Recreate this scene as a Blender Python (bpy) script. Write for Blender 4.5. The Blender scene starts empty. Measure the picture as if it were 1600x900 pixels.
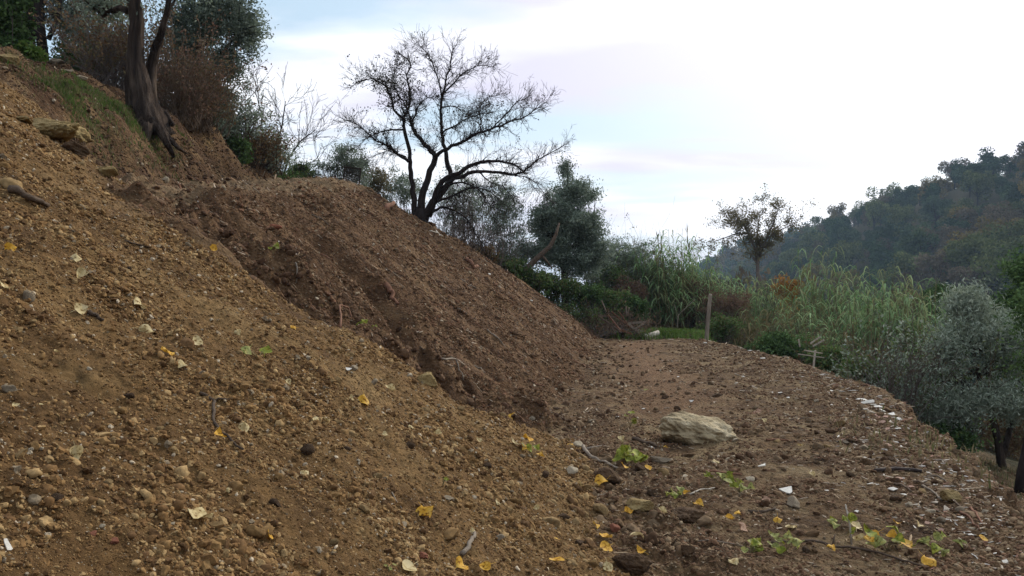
import bpy, math, random
import numpy as np
from mathutils import Vector, Matrix, Quaternion

# ------------------------------------------------------------------ camera, sky, sun, exposure
scene = bpy.context.scene
col = scene.collection
CAMZ = 1.55
FPX = 1306.0                                   # focal length in pixels of the 1600 px wide photograph
cam_data = bpy.data.cameras.new('camera')
cam_data.sensor_width = 36.0
cam_data.lens = 36.0 * FPX / 1600.0
cam_data.clip_start = 0.05
cam_data.clip_end = 12000.0
cam = bpy.data.objects.new('camera', cam_data)
cam.location = (0, 0, CAMZ)
cam.rotation_euler = (math.radians(90), 0, 0)
col.objects.link(cam)
scene.camera = cam

SUN_EL, SUN_AZ = math.radians(33), math.radians(42)      # azimuth clockwise from +Y, behind thin cloud on the right
sun_dir = Vector((math.sin(SUN_AZ) * math.cos(SUN_EL), math.cos(SUN_AZ) * math.cos(SUN_EL), math.sin(SUN_EL)))
world = bpy.data.worlds.new('World')
scene.world = world
world.use_nodes = True
wn, wl = world.node_tree.nodes, world.node_tree.links
wn.clear()
def wnode(t, **k):
    n = wn.new(t)
    for a, b in k.items():
        setattr(n, a, b)
    return n
def wmath(op, a, b=None):
    n = wnode('ShaderNodeMath', operation=op)
    for i, v in enumerate((a, b)):
        if v is None: continue
        if isinstance(v, (int, float)): n.inputs[i].default_value = v
        else: wl.new(v, n.inputs[i])
    return n.outputs[0]
def wmix(f, a, b):
    n = wnode('ShaderNodeMix', data_type='RGBA')
    for i, v in ((0, f), (6, a), (7, b)):
        if isinstance(v, (int, float)): n.inputs[i].default_value = v
        elif isinstance(v, tuple): n.inputs[i].default_value = v + (1,)
        else: wl.new(v, n.inputs[i])
    return n.outputs[2]
sky = wnode('ShaderNodeTexSky', sky_type='NISHITA')
sky.sun_disc = False
sky.sun_elevation = SUN_EL
sky.sun_rotation = SUN_AZ
sky.air_density = 1.0
sky.dust_density = 2.0
tc = wnode('ShaderNodeTexCoord')
sep = wnode('ShaderNodeSeparateXYZ')
wl.new(tc.outputs['Generated'], sep.inputs[0])
zc = wmath('ADD', wmath('MAXIMUM', sep.outputs[2], 0.0), 0.16)
comb = wnode('ShaderNodeCombineXYZ')
wl.new(wmath('DIVIDE', sep.outputs[0], zc), comb.inputs[0])
wl.new(wmath('DIVIDE', sep.outputs[1], zc), comb.inputs[1])
mp = wnode('ShaderNodeMapping')
mp.inputs['Scale'].default_value = (0.55, 1.25, 1)
mp.inputs['Location'].default_value = (3.1, 0.6, 0)
mp.inputs['Rotation'].default_value = (0, 0, 0.25)
wl.new(comb.outputs[0], mp.inputs[0])
nz = wnode('ShaderNodeTexNoise')
nz.inputs['Scale'].default_value = 1.35
nz.inputs['Detail'].default_value = 7
nz.inputs['Roughness'].default_value = 0.52
nz.inputs['Distortion'].default_value = 0.4
wl.new(mp.outputs[0], nz.inputs[0])
rp = wnode('ShaderNodeValToRGB')
rp.color_ramp.elements[0].position = 0.43
rp.color_ramp.elements[1].position = 0.56
wl.new(nz.outputs[0], rp.inputs[0])
nz2 = wnode('ShaderNodeTexNoise')
nz2.inputs['Scale'].default_value = 0.9
nz2.inputs['Detail'].default_value = 6
wl.new(mp.outputs[0], nz2.inputs[0])
rp2 = wnode('ShaderNodeValToRGB')
rp2.color_ramp.elements[0].position = 0.42
rp2.color_ramp.elements[1].position = 0.56
wl.new(nz2.outputs[0], rp2.inputs[0])
scl = wnode('ShaderNodeVectorMath', operation='SCALE')
wl.new(sky.outputs[0], scl.inputs[0])
scl.inputs['Scale'].default_value = 0.11
gap = wmix(0.86, scl.outputs[0], (0.29, 0.385, 0.465))
cloud = wmix(rp2.outputs[0], (0.405, 0.395, 0.49), (0.60, 0.62, 0.655))
base = wmix(rp.outputs[0], gap, cloud)
# the veiled sun brightens the cloud around it, and thin warm haze sits on the horizon
dt = wnode('ShaderNodeVectorMath', operation='DOT_PRODUCT')
wl.new(tc.outputs['Generated'], dt.inputs[0])
dt.inputs[1].default_value = sun_dir
glow = wmath('POWER', wmath('MAXIMUM', dt.outputs['Value'], 0.0), 7.5)
glow = wmath('MINIMUM', wmath('MULTIPLY', glow, wmath('ADD', wmath('MULTIPLY', rp2.outputs[0], 0.35), 0.75)), 1.0)
base = wmix(glow, base, (1.02, 1.01, 1.00))
hz = wmath('MULTIPLY', wmath('POWER', wmath('SUBTRACT', 1.0, wmath('MINIMUM', wmath('MAXIMUM', sep.outputs[2], 0.0), 1.0)), 14.0), 0.45)
base = wmix(hz, base, (0.78, 0.70, 0.70))
bg = wnode('ShaderNodeBackground')
bg.inputs['Strength'].default_value = 1.0
wl.new(base, bg.inputs[0])
wo = wnode('ShaderNodeOutputWorld')
wl.new(bg.outputs[0], wo.inputs[0])

sun_data = bpy.data.lights.new('sun', 'SUN')
sun_data.energy = 1.5
sun_data.angle = math.radians(10)
sun_data.color = (1.0, 0.92, 0.80)
sun = bpy.data.objects.new('sun', sun_data)
sun.rotation_euler = (-sun_dir).to_track_quat('-Z', 'Y').to_euler()
col.objects.link(sun)

scene.view_settings.view_transform = 'Standard'
scene.view_settings.look = 'None'
scene.view_settings.exposure = 0.97
scene.view_settings.gamma = 1.0
scene.view_settings.use_curve_mapping = False
scene.render.engine = 'CYCLES'
scene.cycles.use_denoising = True
scene.cycles.max_bounces = 6
scene.cycles.transparent_max_bounces = 8
scene.cycles.volume_bounces = 1

# ------------------------------------------------------------------ helpers: noise
_perm = np.random.default_rng(4).permutation(1024).astype(np.int32)
_gx = np.cos(np.arange(1024) * 2.399963) * 1.5
_gy = np.sin(np.arange(1024) * 2.399963) * 1.5
def perlin(x, y, seed=0):
    x = np.asarray(x, float); y = np.asarray(y, float)
    ix, iy = np.floor(x), np.floor(y)
    fx, fy = x - ix, y - iy
    ix = ix.astype(np.int32) + seed * 101; iy = iy.astype(np.int32) + seed * 57
    u, v = fx * fx * fx * (fx * (fx * 6 - 15) + 10), fy * fy * fy * (fy * (fy * 6 - 15) + 10)
    p0, p1 = _perm[ix & 1023], _perm[(ix + 1) & 1023]
    def g(p, dx, dy):
        k = _perm[(p + iy + dy) & 1023]
        return _gx[k] * (fx - dx) + _gy[k] * (fy - dy)
    a = g(p0, 0, 0) * (1 - u) + g(p1, 1, 0) * u
    b = g(p0, 0, 1) * (1 - u) + g(p1, 1, 1) * u
    return a * (1 - v) + b * v
def fbm(x, y, f, octaves=4, seed=0, gain=0.5):
    s, a = 0.0, 1.0
    for o in range(octaves):
        s = s + a * perlin(x * f + 17.3 * o, y * f - 9.1 * o, seed + o)
        f *= 2.03; a *= gain
    return s
def smax(a, b, k): return 0.5 * (a + b + np.sqrt((a - b) ** 2 + k * k))
def smin(a, b, k): return 0.5 * (a + b - np.sqrt((a - b) ** 2 + k * k))
def sstep(a, b, x):
    t = np.clip((x - a) / (b - a), 0, 1)
    return t * t * (3 - 2 * t)

# ------------------------------------------------------------------ the lie of the land (metres; terrace at z = 0)
def edge_x(y): return np.interp(y, [-10, 0, 3, 5.3, 6.5, 8.8, 11.9, 14.5, 20.2, 25.3, 30, 60], [3.6, 3.5, 3.5, 3.7, 3.85, 4.5, 5.55, 5.95, 6.2, 5.9, 6.5, 8])
def near_end(x): return np.interp(x, [-14, -7.2, -3.94, -3.25, -2.34, -1.54, -1.26, -0.42, 0.43, 0.9], [17, 11.4, 7.5, 7.15, 6.6, 6.45, 6.85, 6.9, 7.9, 8.2])
def track_z(y): return np.interp(y, [0, 8, 12, 15, 18, 24, 30, 60], [1.4, 2.42, 2.98, 3.42, 3.75, 3.95, 3.7, 2.0])
def hill_foot(y): return np.interp(y, [-20, 0, 7, 8.5, 12, 16, 22, 25, 30, 40, 100, 300, 3000], [-4.5, -4.4, -4.25, -4.3, -4.85, -5.5, -5.9, -6.0, -8, -14, -70, -230, -2500])
def layers(x, y):
    x = np.asarray(x, float); y = np.asarray(y, float)
    # terrace, its right bank, lower slope and valley
    d = x - edge_x(y) + 0.25 * fbm(x, y, 0.7, 3, 5)
    d = d + 0.10 * fbm(x, y, 2.4, 3, 6) * (np.abs(d) < 2)
    t = np.interp(d, [-1.2, -0.25, 0, 0.2, 0.75, 1.25, 4, 12, 30, 85], [0, -0.02, -0.10, -0.50, -1.12, -1.32, -2.0, -4.4, -10, -27])
    t = t + np.interp(y, [29, 32, 38, 60, 170], [0, -0.2, -1.0, -7, -26])
    t = np.maximum(t, -27 + 0.02 * t)
    # far wooded ridge on the right, running away from the camera
    rg = np.interp(x + 8 * fbm(x, y, 0.006, 2, 40), [40, 60, 150, 172, 230, 500, 3000], [-27, -24, 33, 39.5, 36, 14, -20])
    rg = rg + 5 * fbm(x, y, 0.012, 3, 41) - 0.055 * np.clip(y - 270, 0, 500) - 30 * sstep(620, 1000, y)
    t = smax(t, rg, 2.0)
    # near apron of ochre spoil
    a = np.interp(x, [-40, -7.4, 0.65, 1.4, 8], [14, 4.99, 0.0, -0.35, -5])
    ye = near_end(x) + 0.12 * fbm(x, y * 0, 1.7, 3, 3)
    a = a - 1.0 * np.maximum(y - ye, 0) - 0.05 * np.clip(y - ye + 1, 0, 1)
    # cut bank behind it, with the track on top
    xb = 0.5 + 0.134 * (y - 9.6)
    p1 = 0.775 * (xb - x)
    ly = np.array([15.0, 18.5, 20.5, 24, 26, 27.3]); lx = np.array([-3.45, -2.96, -2.36, -0.7, 1.0, 2.7]); lz = np.array([3.45, 3.68, 3.22, 2.3, 1.25, 0.0])
    s = (np.interp(y, ly, lx) - x) * 0.8
    s = np.where(y < 15, 0, s)
    zl = np.interp(y, ly, lz)
    zl = np.where(y > 27.3, -0.14 * (y - 27.3), zl)
    back = np.where(y < 15, track_z(y), zl + 0.42 * np.clip(s, 0, 3))
    w = sstep(-3.0, -4.3, x) if False else np.clip((-3.2 - x) / 1.1, 0, 1)
    cap = back * (1 - w) + (track_z(y) - 0.4 * np.maximum(y - 26, 0)) * w
    b = smin(p1, cap, 0.16)
    b = b - 0.20 * np.exp(-((y - near_end(x) - 0.35) / 0.55) ** 2) * (x > -3.4)
    # washed-out gully down the cut bank
    gx, gy = -1.75, 9.55; hx, hy = -0.33, 8.35
    L = math.hypot(hx - gx, hy - gy); ux, uy = (hx - gx) / L, (hy - gy) / L
    al = (x - gx) * ux + (y - gy) * uy; ac = -(x - gx) * uy + (y - gy) * ux
    ac = ac + 0.08 * fbm(x, y, 2.0, 2, 8)
    b = b - 0.50 * np.exp(-(ac / 0.19) ** 2) * sstep(-0.5, 1.1, al) * (1 - sstep(L - 0.1, L + 0.25, al))
    b = b - 0.16 * np.exp(-((ac + 0.5) / 0.25) ** 2) * sstep(-1.2, 0.0, al) * (1 - sstep(L - 0.6, L, al))
    # the hill above the track
    hf = hill_foot(y) + 0.18 * fbm(y, x * 0, 0.8, 2, 9)
    c = track_z(y) + np.interp(hf - x, [-400, -1, 0, 0.12, 0.9, 1.7, 4, 60, 200], [-400, -0.9, -0.05, 0.12, 1.15, 1.62, 2.4, 16, 30])
    c = c - np.interp(y, [24, 60, 200], [0, 4, 20])
    return t, a, b, c
def height(x, y, full=False):
    t, a, b, c = layers(x, y)
    x = np.asarray(x, float); y = np.asarray(y, float)
    r = np.hypot(x, y)
    fine = np.clip(1.6 - r / 30, 0, 1)
    near = np.clip(1.5 - r / 12, 0, 1)
    a = a + 0.06 * fbm(x, y, 0.8, 3, 11) + near * (0.036 * fbm(x * 0.7, y * 1.2, 3.0, 4, 12, 0.6) + 0.016 * np.abs(fbm(x, y, 12, 3, 13)) - 0.03 * np.clip(fbm(x * 0.35, y * 1.6, 1.6, 2, 15) - 0.25, 0, 1))
    lump = np.clip(fbm(x, y, 0.9, 2, 14) + 0.15, 0, 1)
    rough_b = np.exp(-((y - near_end(x) - 0.9) / 1.0) ** 2)
    b = b + fine * (0.13 * fbm(x * 0.45, y * 1.3, 1.0, 4, 21, 0.55) + 0.055 * fbm(x * 0.7, y * 4.2, 1.0, 3, 22)
        + 0.026 * fbm(x * 2.2, y * 9, 1.0, 2, 24) + 0.045 * fbm(x, y, 4, 4, 23, 0.6)) + rough_b * 0.22 * fbm(x, y, 1.8, 4, 25, 0.6)
    c = c + fine * (0.16 * fbm(x, y, 0.9, 4, 31, 0.6) + 0.045 * fbm(x * 2, y * 5, 1, 3, 32))
    t = t + 0.05 * fbm(x, y, 0.5, 3, 35) * np.clip(2 - r / 30, 0.2, 1) + fine * (0.030 * lump * (fbm(x, y, 2.6, 3, 36)) + 0.018 * fbm(x, y, 7, 3, 37))
    # wheel ruts along the terrace
    rut = np.exp(-((x - 0.075 * y - 0.95) / 0.22) ** 2) + np.exp(-((x - 0.12 * y - 2.35) / 0.22) ** 2)
    t = t - 0.05 * rut * sstep(6, 10, y) * (1 - sstep(23, 26, y))
    m1 = smax(t, a, 0.10)
    m2 = smax(b, c, 0.10)
    z = smax(m1, m2, 0.07)
    # rubbly foot of the apron
    foot = np.exp(-((x - 0.8 - 0.02 * y) / 0.45) ** 2) * np.clip((8.5 - y) / 2, 0, 1) * np.clip(y + 2, 0, 1)
    z = z + foot * 0.06 * fbm(x, y, 3.0, 4, 38, 0.6)
    if not full:
        return z
    k = 0.06
    e = np.exp(np.clip((np.stack([t, a, b, c]) - np.maximum(m1, m2)) / k, -40, 4))
    return z, e / e.sum(0)
def hgt(x, y): return float(height(np.array([x]), np.array([y]))[0])
_T = np.exp(np.linspace(math.log(0.9), math.log(700), 330))
def hit(px, py):
    """where the line of sight of a photograph pixel meets the ground"""
    dx, dz = (px - 800) / FPX, (450 - py) / FPX
    over = height(dx * _T, _T) - (CAMZ + dz * _T)
    k = np.nonzero(over > 0)[0]
    i = max(1, k[0]) if len(k) else len(_T) - 1
    f = np.clip(-over[i - 1] / (over[i] - over[i - 1] + 1e-9), 0, 1)
    y = float(_T[i - 1] + (_T[i] - _T[i - 1]) * f)
    return Vector((dx * y, y, hgt(dx * y, y)))
def at(px, py, Y):
    return Vector(((px - 800) / FPX * Y, Y, CAMZ + (450 - py) / FPX * Y))
def stand(px, Y, sink=0.03):
    x = (px - 800) / FPX * Y
    return Vector((x, Y, hgt(x, Y) - sink))
def normal_at(x, y, e=0.04):
    X = np.array([x + e, x - e, x, x]); Yv = np.array([y, y, y + e, y - e])
    h = height(X, Yv)
    return Vector((-(h[0] - h[1]) / (2 * e), -(h[2] - h[3]) / (2 * e), 1)).normalized()

# ------------------------------------------------------------------ helpers: objects and meshes
def tag(o, label=None, cat=None, group=None, kind=None):
    if label: o['label'] = label
    if cat: o['category'] = cat
    if group: o['group'] = group
    if kind: o['kind'] = kind
    return o
def empty(name, loc=(0, 0, 0), rz=0.0):
    o = bpy.data.objects.new(name, None)
    o.empty_display_size = 0.2
    o.location = loc
    o.rotation_euler = (0, 0, rz)
    col.objects.link(o)
    return o
def link(name, me, parent=None):
    o = bpy.data.objects.new(name, me)
    col.objects.link(o)
    if parent: o.parent = parent
    return o
def np_mesh(name, V, F, mat=None, smooth=False, attrs=None, corner=None):
    """V (n,3); F (m,k) with equal k"""
    V = np.ascontiguousarray(V, dtype=np.float32); F = np.ascontiguousarray(F, dtype=np.int32)
    me = bpy.data.meshes.new(name)
    m, k = F.shape
    me.vertices.add(len(V)); me.vertices.foreach_set('co', V.ravel())
    me.loops.add(m * k); me.loops.foreach_set('vertex_index', F.ravel())
    me.polygons.add(m)
    me.polygons.foreach_set('loop_start', np.arange(0, m * k, k, dtype=np.int32))
    me.polygons.foreach_set('loop_total', np.full(m, k, dtype=np.int32))
    me.polygons.foreach_set('use_smooth', np.full(m, smooth, dtype=bool))
    if attrs:
        for an, av in attrs.items():
            av = np.asarray(av, np.float32)
            if av.ndim == 1:
                at_ = me.attributes.new(an, 'FLOAT', 'POINT'); at_.data.foreach_set('value', av)
            else:
                at_ = me.attributes.new(an, 'FLOAT_COLOR', 'POINT')
                at_.data.foreach_set('color', np.c_[av, np.ones(len(av), np.float32)].astype(np.float32).ravel())
    me.update(calc_edges=True)
    if mat: me.materials.append(mat)
    return me
class MB:
    """collects tubes and solids for one mesh"""
    def __init__(s): s.v, s.f = [], []
    def tube(s, pts, radii, sides=5, cap=True, jitter=0.0, rng=None, ridges=None):
        pts = [Vector(p) for p in pts]
        n0 = len(s.v)
        up = Vector((0.13, 0.31, 0.94))
        prev = None
        for i, p in enumerate(pts):
            a = pts[max(i - 1, 0)]; b = pts[min(i + 1, len(pts) - 1)]
            d = (b - a)
            d = d.normalized() if d.length > 1e-9 else Vector((0, 0, 1))
            if prev is None:
                q = d.cross(up)
                if q.length < 0.1: q = d.cross(Vector((1, 0, 0)))
                q.normalize()
            else:
                q = prev - d * prev.dot(d)
                if q.length < 1e-6: q = d.orthogonal()
                q.normalize()
            prev = q
            w = d.cross(q)
            for k in range(sides):
                an = 2 * math.pi * k / sides
                r = radii[i]
                if ridges: r *= 1 + ridges(k, i, sides)
                if jitter: r *= 1 + jitter * (rng.random() - 0.5)
                s.v.append(p + q * (math.cos(an) * r) + w * (math.sin(an) * r))
        for i in range(len(pts) - 1):
            for k in range(sides):
                a = n0 + i * sides + k; b = n0 + i * sides + (k + 1) % sides
                s.f.append((a, b, b + sides, a + sides))
        if cap:
            s.f.append(tuple(n0 + k for k in reversed(range(sides))))
            e = n0 + (len(pts) - 1) * sides
            s.f.append(tuple(e + k for k in range(sides)))
    def box(s, c, size, rot=None):
        n0 = len(s.v)
        for sx in (-1, 1):
            for sy in (-1, 1):
                for sz in (-1, 1):
                    p = Vector((sx * size[0] / 2, sy * size[1] / 2, sz * size[2] / 2))
                    if rot: p = rot @ p
                    s.v.append(Vector(c) + p)
        for f in ((0, 1, 3, 2), (4, 6, 7, 5), (0, 4, 5, 1), (2, 3, 7, 6), (0, 2, 6, 4), (1, 5, 7, 3)):
            s.f.append(tuple(n0 + i for i in f))
    def mesh(s, name, mat, smooth=False):
        me = bpy.data.meshes.new(name)
        me.from_pydata([tuple(v) for v in s.v], [], s.f)
        if smooth: me.polygons.foreach_set('use_smooth', [True] * len(me.polygons))
        if mat: me.materials.append(mat)
        return me
    def build(s, name, mat, parent=None, smooth=False):
        return link(name, s.mesh(name, mat, smooth), parent)
def copy_tree(o, parent=None):
    c = o.copy()
    col.objects.link(c)
    c.parent = parent
    for ch in list(o.children): copy_tree(ch, c)
    return c

# ------------------------------------------------------------------ helpers: materials
def new_mat(name):
    m = bpy.data.materials.new(name)
    m.use_nodes = True
    m.node_tree.nodes.clear()
    return m, m.node_tree.nodes, m.node_tree.links
def ramp(N, L, fac, cols, lo=0.25, hi=0.75):
    r = N.new('ShaderNodeValToRGB')
    el = r.color_ramp.elements
    while len(el) < len(cols): el.new(0.5)
    for i, c in enumerate(cols):
        el[i].position = lo + (hi - lo) * i / max(1, len(cols) - 1)
        el[i].color = tuple(c) + (1,)
    if fac is not None: L.new(fac, r.inputs[0])
    return r.outputs[0]
def noise(N, L, vec, scale, detail=4, rough=0.55, dist=0.0):
    n = N.new('ShaderNodeTexNoise')
    n.inputs['Scale'].default_value = scale
    n.inputs['Detail'].default_value = detail
    n.inputs['Roughness'].default_value = rough
    n.inputs['Distortion'].default_value = dist
    L.new(vec, n.inputs['Vector'])
    return n.outputs[0]
def mixc(N, L, fac, a, b, blend='MIX'):
    n = N.new('ShaderNodeMix'); n.data_type = 'RGBA'; n.blend_type = blend
    for i, v in ((0, fac), (6, a), (7, b)):
        if isinstance(v, (int, float)): n.inputs[i].default_value = v
        elif isinstance(v, tuple): n.inputs[i].default_value = v + (1,)
        else: L.new(v, n.inputs[i])
    return n.outputs[2]
def earthy(name, cols, scale=6.0, bump=0.4, bscale=30.0, rough=0.92, island=0.0, stretch=None, spec=0.15, bdist=0.02, attr=None):
    m, N, L = new_mat(name)
    tcn = N.new('ShaderNodeTexCoord')
    vec = tcn.outputs['Object']
    if stretch:
        mpn = N.new('ShaderNodeMapping'); mpn.inputs['Scale'].default_value = stretch
        L.new(vec, mpn.inputs[0]); vec = mpn.outputs[0]
    c = ramp(N, L, noise(N, L, vec, scale, 5, 0.6), cols, 0.3, 0.7)
    if attr:
        an = N.new('ShaderNodeAttribute'); an.attribute_name = attr
        c = mixc(N, L, 0.75, c, an.outputs['Color'])
    hs = N.new('ShaderNodeHueSaturation')
    L.new(c, hs.inputs['Color'])
    if island:
        ge = N.new('ShaderNodeNewGeometry'); mr = N.new('ShaderNodeMapRange')
        L.new(ge.outputs['Random Per Island'], mr.inputs[0])
    else:
        ge = N.new('ShaderNodeObjectInfo'); mr = N.new('ShaderNodeMapRange'); island = 0.18
        L.new(ge.outputs['Random'], mr.inputs[0])
    mr.inputs[3].default_value = 1 - island; mr.inputs[4].default_value = 1 + island
    L.new(mr.outputs[0], hs.inputs['Value'])
    p = N.new('ShaderNodeBsdfPrincipled')
    L.new(hs.outputs[0], p.inputs['Base Color'])
    p.inputs['Roughness'].default_value = rough
    p.inputs['Specular IOR Level'].default_value = spec
    if bump:
        b = N.new('ShaderNodeBump'); b.inputs['Strength'].default_value = bump; b.inputs['Distance'].default_value = bdist
        L.new(noise(N, L, vec, bscale, 6, 0.65), b.inputs['Height'])
        L.new(b.outputs[0], p.inputs['Normal'])
    o = N.new('ShaderNodeOutputMaterial'); L.new(p.outputs[0], o.inputs[0])
    return m
def leafy(name, cols, trans=0.35, scale=None, obj_var=0.15, spec=0.0, vein=None):
    """thin leaf: colour differs from leaf to leaf, some light passes through"""
    m, N, L = new_mat(name)
    ge = N.new('ShaderNodeNewGeometry')
    c = ramp(N, L, ge.outputs['Random Per Island'], cols, 0.0, 1.0)
    tcn = N.new('ShaderNodeTexCoord')
    if scale:
        nn = noise(N, L, tcn.outputs['Object'], scale, 3)
        mr = N.new('ShaderNodeMapRange'); mr.inputs[1].default_value = 0.3; mr.inputs[2].default_value = 0.7
        mr.inputs[3].default_value = 0.6; mr.inputs[4].default_value = 1.35
        L.new(nn, mr.inputs[0])
        hs0 = N.new('ShaderNodeHueSaturation'); L.new(mr.outputs[0], hs0.inputs['Value']); L.new(c, hs0.inputs['Color']); c = hs0.outputs[0]
    oi = N.new('ShaderNodeObjectInfo'); mr = N.new('ShaderNodeMapRange')
    mr.inputs[3].default_value = 1 - obj_var; mr.inputs[4].default_value = 1 + obj_var
    L.new(oi.outputs['Random'], mr.inputs[0])
    hs = N.new('ShaderNodeHueSaturation'); L.new(mr.outputs[0], hs.inputs['Value']); L.new(c, hs.inputs['Color']); c = hs.outputs[0]
    d = N.new('ShaderNodeBsdfDiffuse'); t = N.new('ShaderNodeBsdfTranslucent')
    L.new(c, d.inputs[0]); L.new(c, t.inputs[0])
    mx = N.new('ShaderNodeMixShader'); mx.inputs[0].default_value = trans
    L.new(d.outputs[0], mx.inputs[1]); L.new(t.outputs[0], mx.inputs[2])
    out = mx.outputs[0]
    if spec:
        g = N.new('ShaderNodeBsdfGlossy'); g.inputs['Roughness'].default_value = 0.45
        m2 = N.new('ShaderNodeMixShader'); m2.inputs[0].default_value = spec
        L.new(out, m2.inputs[1]); L.new(g.outputs[0], m2.inputs[2]); out = m2.outputs[0]
    o = N.new('ShaderNodeOutputMaterial'); L.new(out, o.inputs[0])
    return m
# ------------------------------------------------------------------ the ground: one sheet, cut where its kinds of earth meet
def ground_material():
    m, N, L = new_mat('earth')
    tcn = N.new('ShaderNodeTexCoord'); vec = tcn.outputs['Object']
    def attr(n):
        a = N.new('ShaderNodeAttribute'); a.attribute_name = n
        return a.outputs['Fac']
    def bl(x, lo, hi):
        r = N.new('ShaderNodeMapRange'); r.inputs[1].default_value = lo; r.inputs[2].default_value = hi
        L.new(x, r.inputs[0]); return r.outputs[0]
    n1 = noise(N, L, vec, 1.6, 8, 0.62, 0.3)
    n2 = noise(N, L, vec, 14, 6, 0.65)
    n3 = noise(N, L, vec, 70, 4, 0.6)
    ter = ramp(N, L, n1, [(0.056, 0.031, 0.016), (0.128, 0.079, 0.040), (0.205, 0.148, 0.080)], 0.36, 0.64)
    och = ramp(N, L, n1, [(0.098, 0.053, 0.022), (0.190, 0.111, 0.045), (0.272, 0.176, 0.077)], 0.32, 0.70)
    mpn = N.new('ShaderNodeMapping'); mpn.inputs['Scale'].default_value = (0.8, 4.5, 1.6); L.new(vec, mpn.inputs[0])
    n1b = noise(N, L, mpn.outputs[0], 1.0, 8, 0.62)
    ban = ramp(N, L, n1b, [(0.064, 0.034, 0.018), (0.122, 0.069, 0.036), (0.185, 0.114, 0.060)], 0.36, 0.66)
    hil = ramp(N, L, n1, [(0.064, 0.033, 0.018), (0.122, 0.070, 0.035), (0.195, 0.128, 0.060)], 0.34, 0.70)
    red = (0.165, 0.094, 0.051)
    far = ramp(N, L, n1, [(0.030, 0.032, 0.014), (0.060, 0.045, 0.022)], 0.35, 0.65)
    c = mixc(N, L, attr('ochre'), ter, och)
    c = mixc(N, L, attr('bank'), c, ban)
    c = mixc(N, L, attr('hill'), c, hil)
    c = mixc(N, L, attr('packed'), c, red)
    c = mixc(N, L, attr('track'), c, (0.270, 0.190, 0.108))
    c = mixc(N, L, attr('far'), c, far)
    v = N.new('ShaderNodeMath'); v.operation = 'MULTIPLY'
    L.new(bl(n2, 0.2, 0.8), v.inputs[0]); v.inputs[1].default_value = 1.25
    w = N.new('ShaderNodeMath'); w.operation = 'MULTIPLY_ADD'; L.new(bl(n3, 0.2, 0.8), w.inputs[0]); w.inputs[1].default_value = 0.5; L.new(v.outputs[0], w.inputs[2])
    w2 = N.new('ShaderNodeMath'); w2.operation = 'ADD'; L.new(w.outputs[0], w2.inputs[0]); w2.inputs[1].default_value = 0.12
    hs = N.new('ShaderNodeHueSaturation'); L.new(c, hs.inputs['Color']); L.new(w2.outputs[0], hs.inputs['Value'])
    # scattered pale grit, a few millimetres across
    vo = N.new('ShaderNodeTexVoronoi'); vo.inputs['Scale'].default_value = 42; L.new(vec, vo.inputs['Vector'])
    grit = N.new('ShaderNodeMath'); grit.operation = 'LESS_THAN'; L.new(vo.outputs['Distance'], grit.inputs[0]); grit.inputs[1].default_value = 0.16
    sp = N.new('ShaderNodeSeparateColor'); L.new(vo.outputs['Color'], sp.inputs[0])
    sel = N.new('ShaderNodeMath'); sel.operation = 'GREATER_THAN'; L.new(sp.outputs[0], sel.inputs[0]); sel.inputs[1].default_value = 0.78
    gm = N.new('ShaderNodeMath'); gm.operation = 'MULTIPLY'; L.new(grit.outputs[0], gm.inputs[0]); L.new(sel.outputs[0], gm.inputs[1])
    gm2 = N.new('ShaderNodeMath'); gm2.operation = 'MULTIPLY'; L.new(gm.outputs[0], gm2.inputs[0]); gm2.inputs[1].default_value = 0.7
    c = mixc(N, L, gm2.outputs[0], hs.outputs[0], (0.36, 0.29, 0.19))
    p = N.new('ShaderNodeBsdfPrincipled'); L.new(c, p.inputs['Base Color'])
    p.inputs['Roughness'].default_value = 0.95; p.inputs['Specular IOR Level'].default_value = 0.12
    ad = N.new('ShaderNodeMath'); ad.operation = 'MULTIPLY_ADD'
    L.new(noise(N, L, vec, 13, 8, 0.74), ad.inputs[0]); ad.inputs[1].default_value = 1.0
    vo2 = N.new('ShaderNodeTexVoronoi'); vo2.inputs['Scale'].default_value = 30; L.new(vec, vo2.inputs['Vector'])
    iv = N.new('ShaderNodeMath'); iv.operation = 'MULTIPLY'; L.new(vo2.outputs['Distance'], iv.inputs[0]); iv.inputs[1].default_value = -0.45
    L.new(iv.outputs[0], ad.inputs[2])
    b = N.new('ShaderNodeBump'); b.inputs['Strength'].default_value = 1.0; b.inputs['Distance'].default_value = 0.06
    L.new(ad.outputs[0], b.inputs['Height']); L.new(b.outputs[0], p.inputs['Normal'])
    o = N.new('ShaderNodeOutputMaterial'); L.new(p.outputs[0], o.inputs[0])
    return m
EARTH = ground_material()

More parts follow.
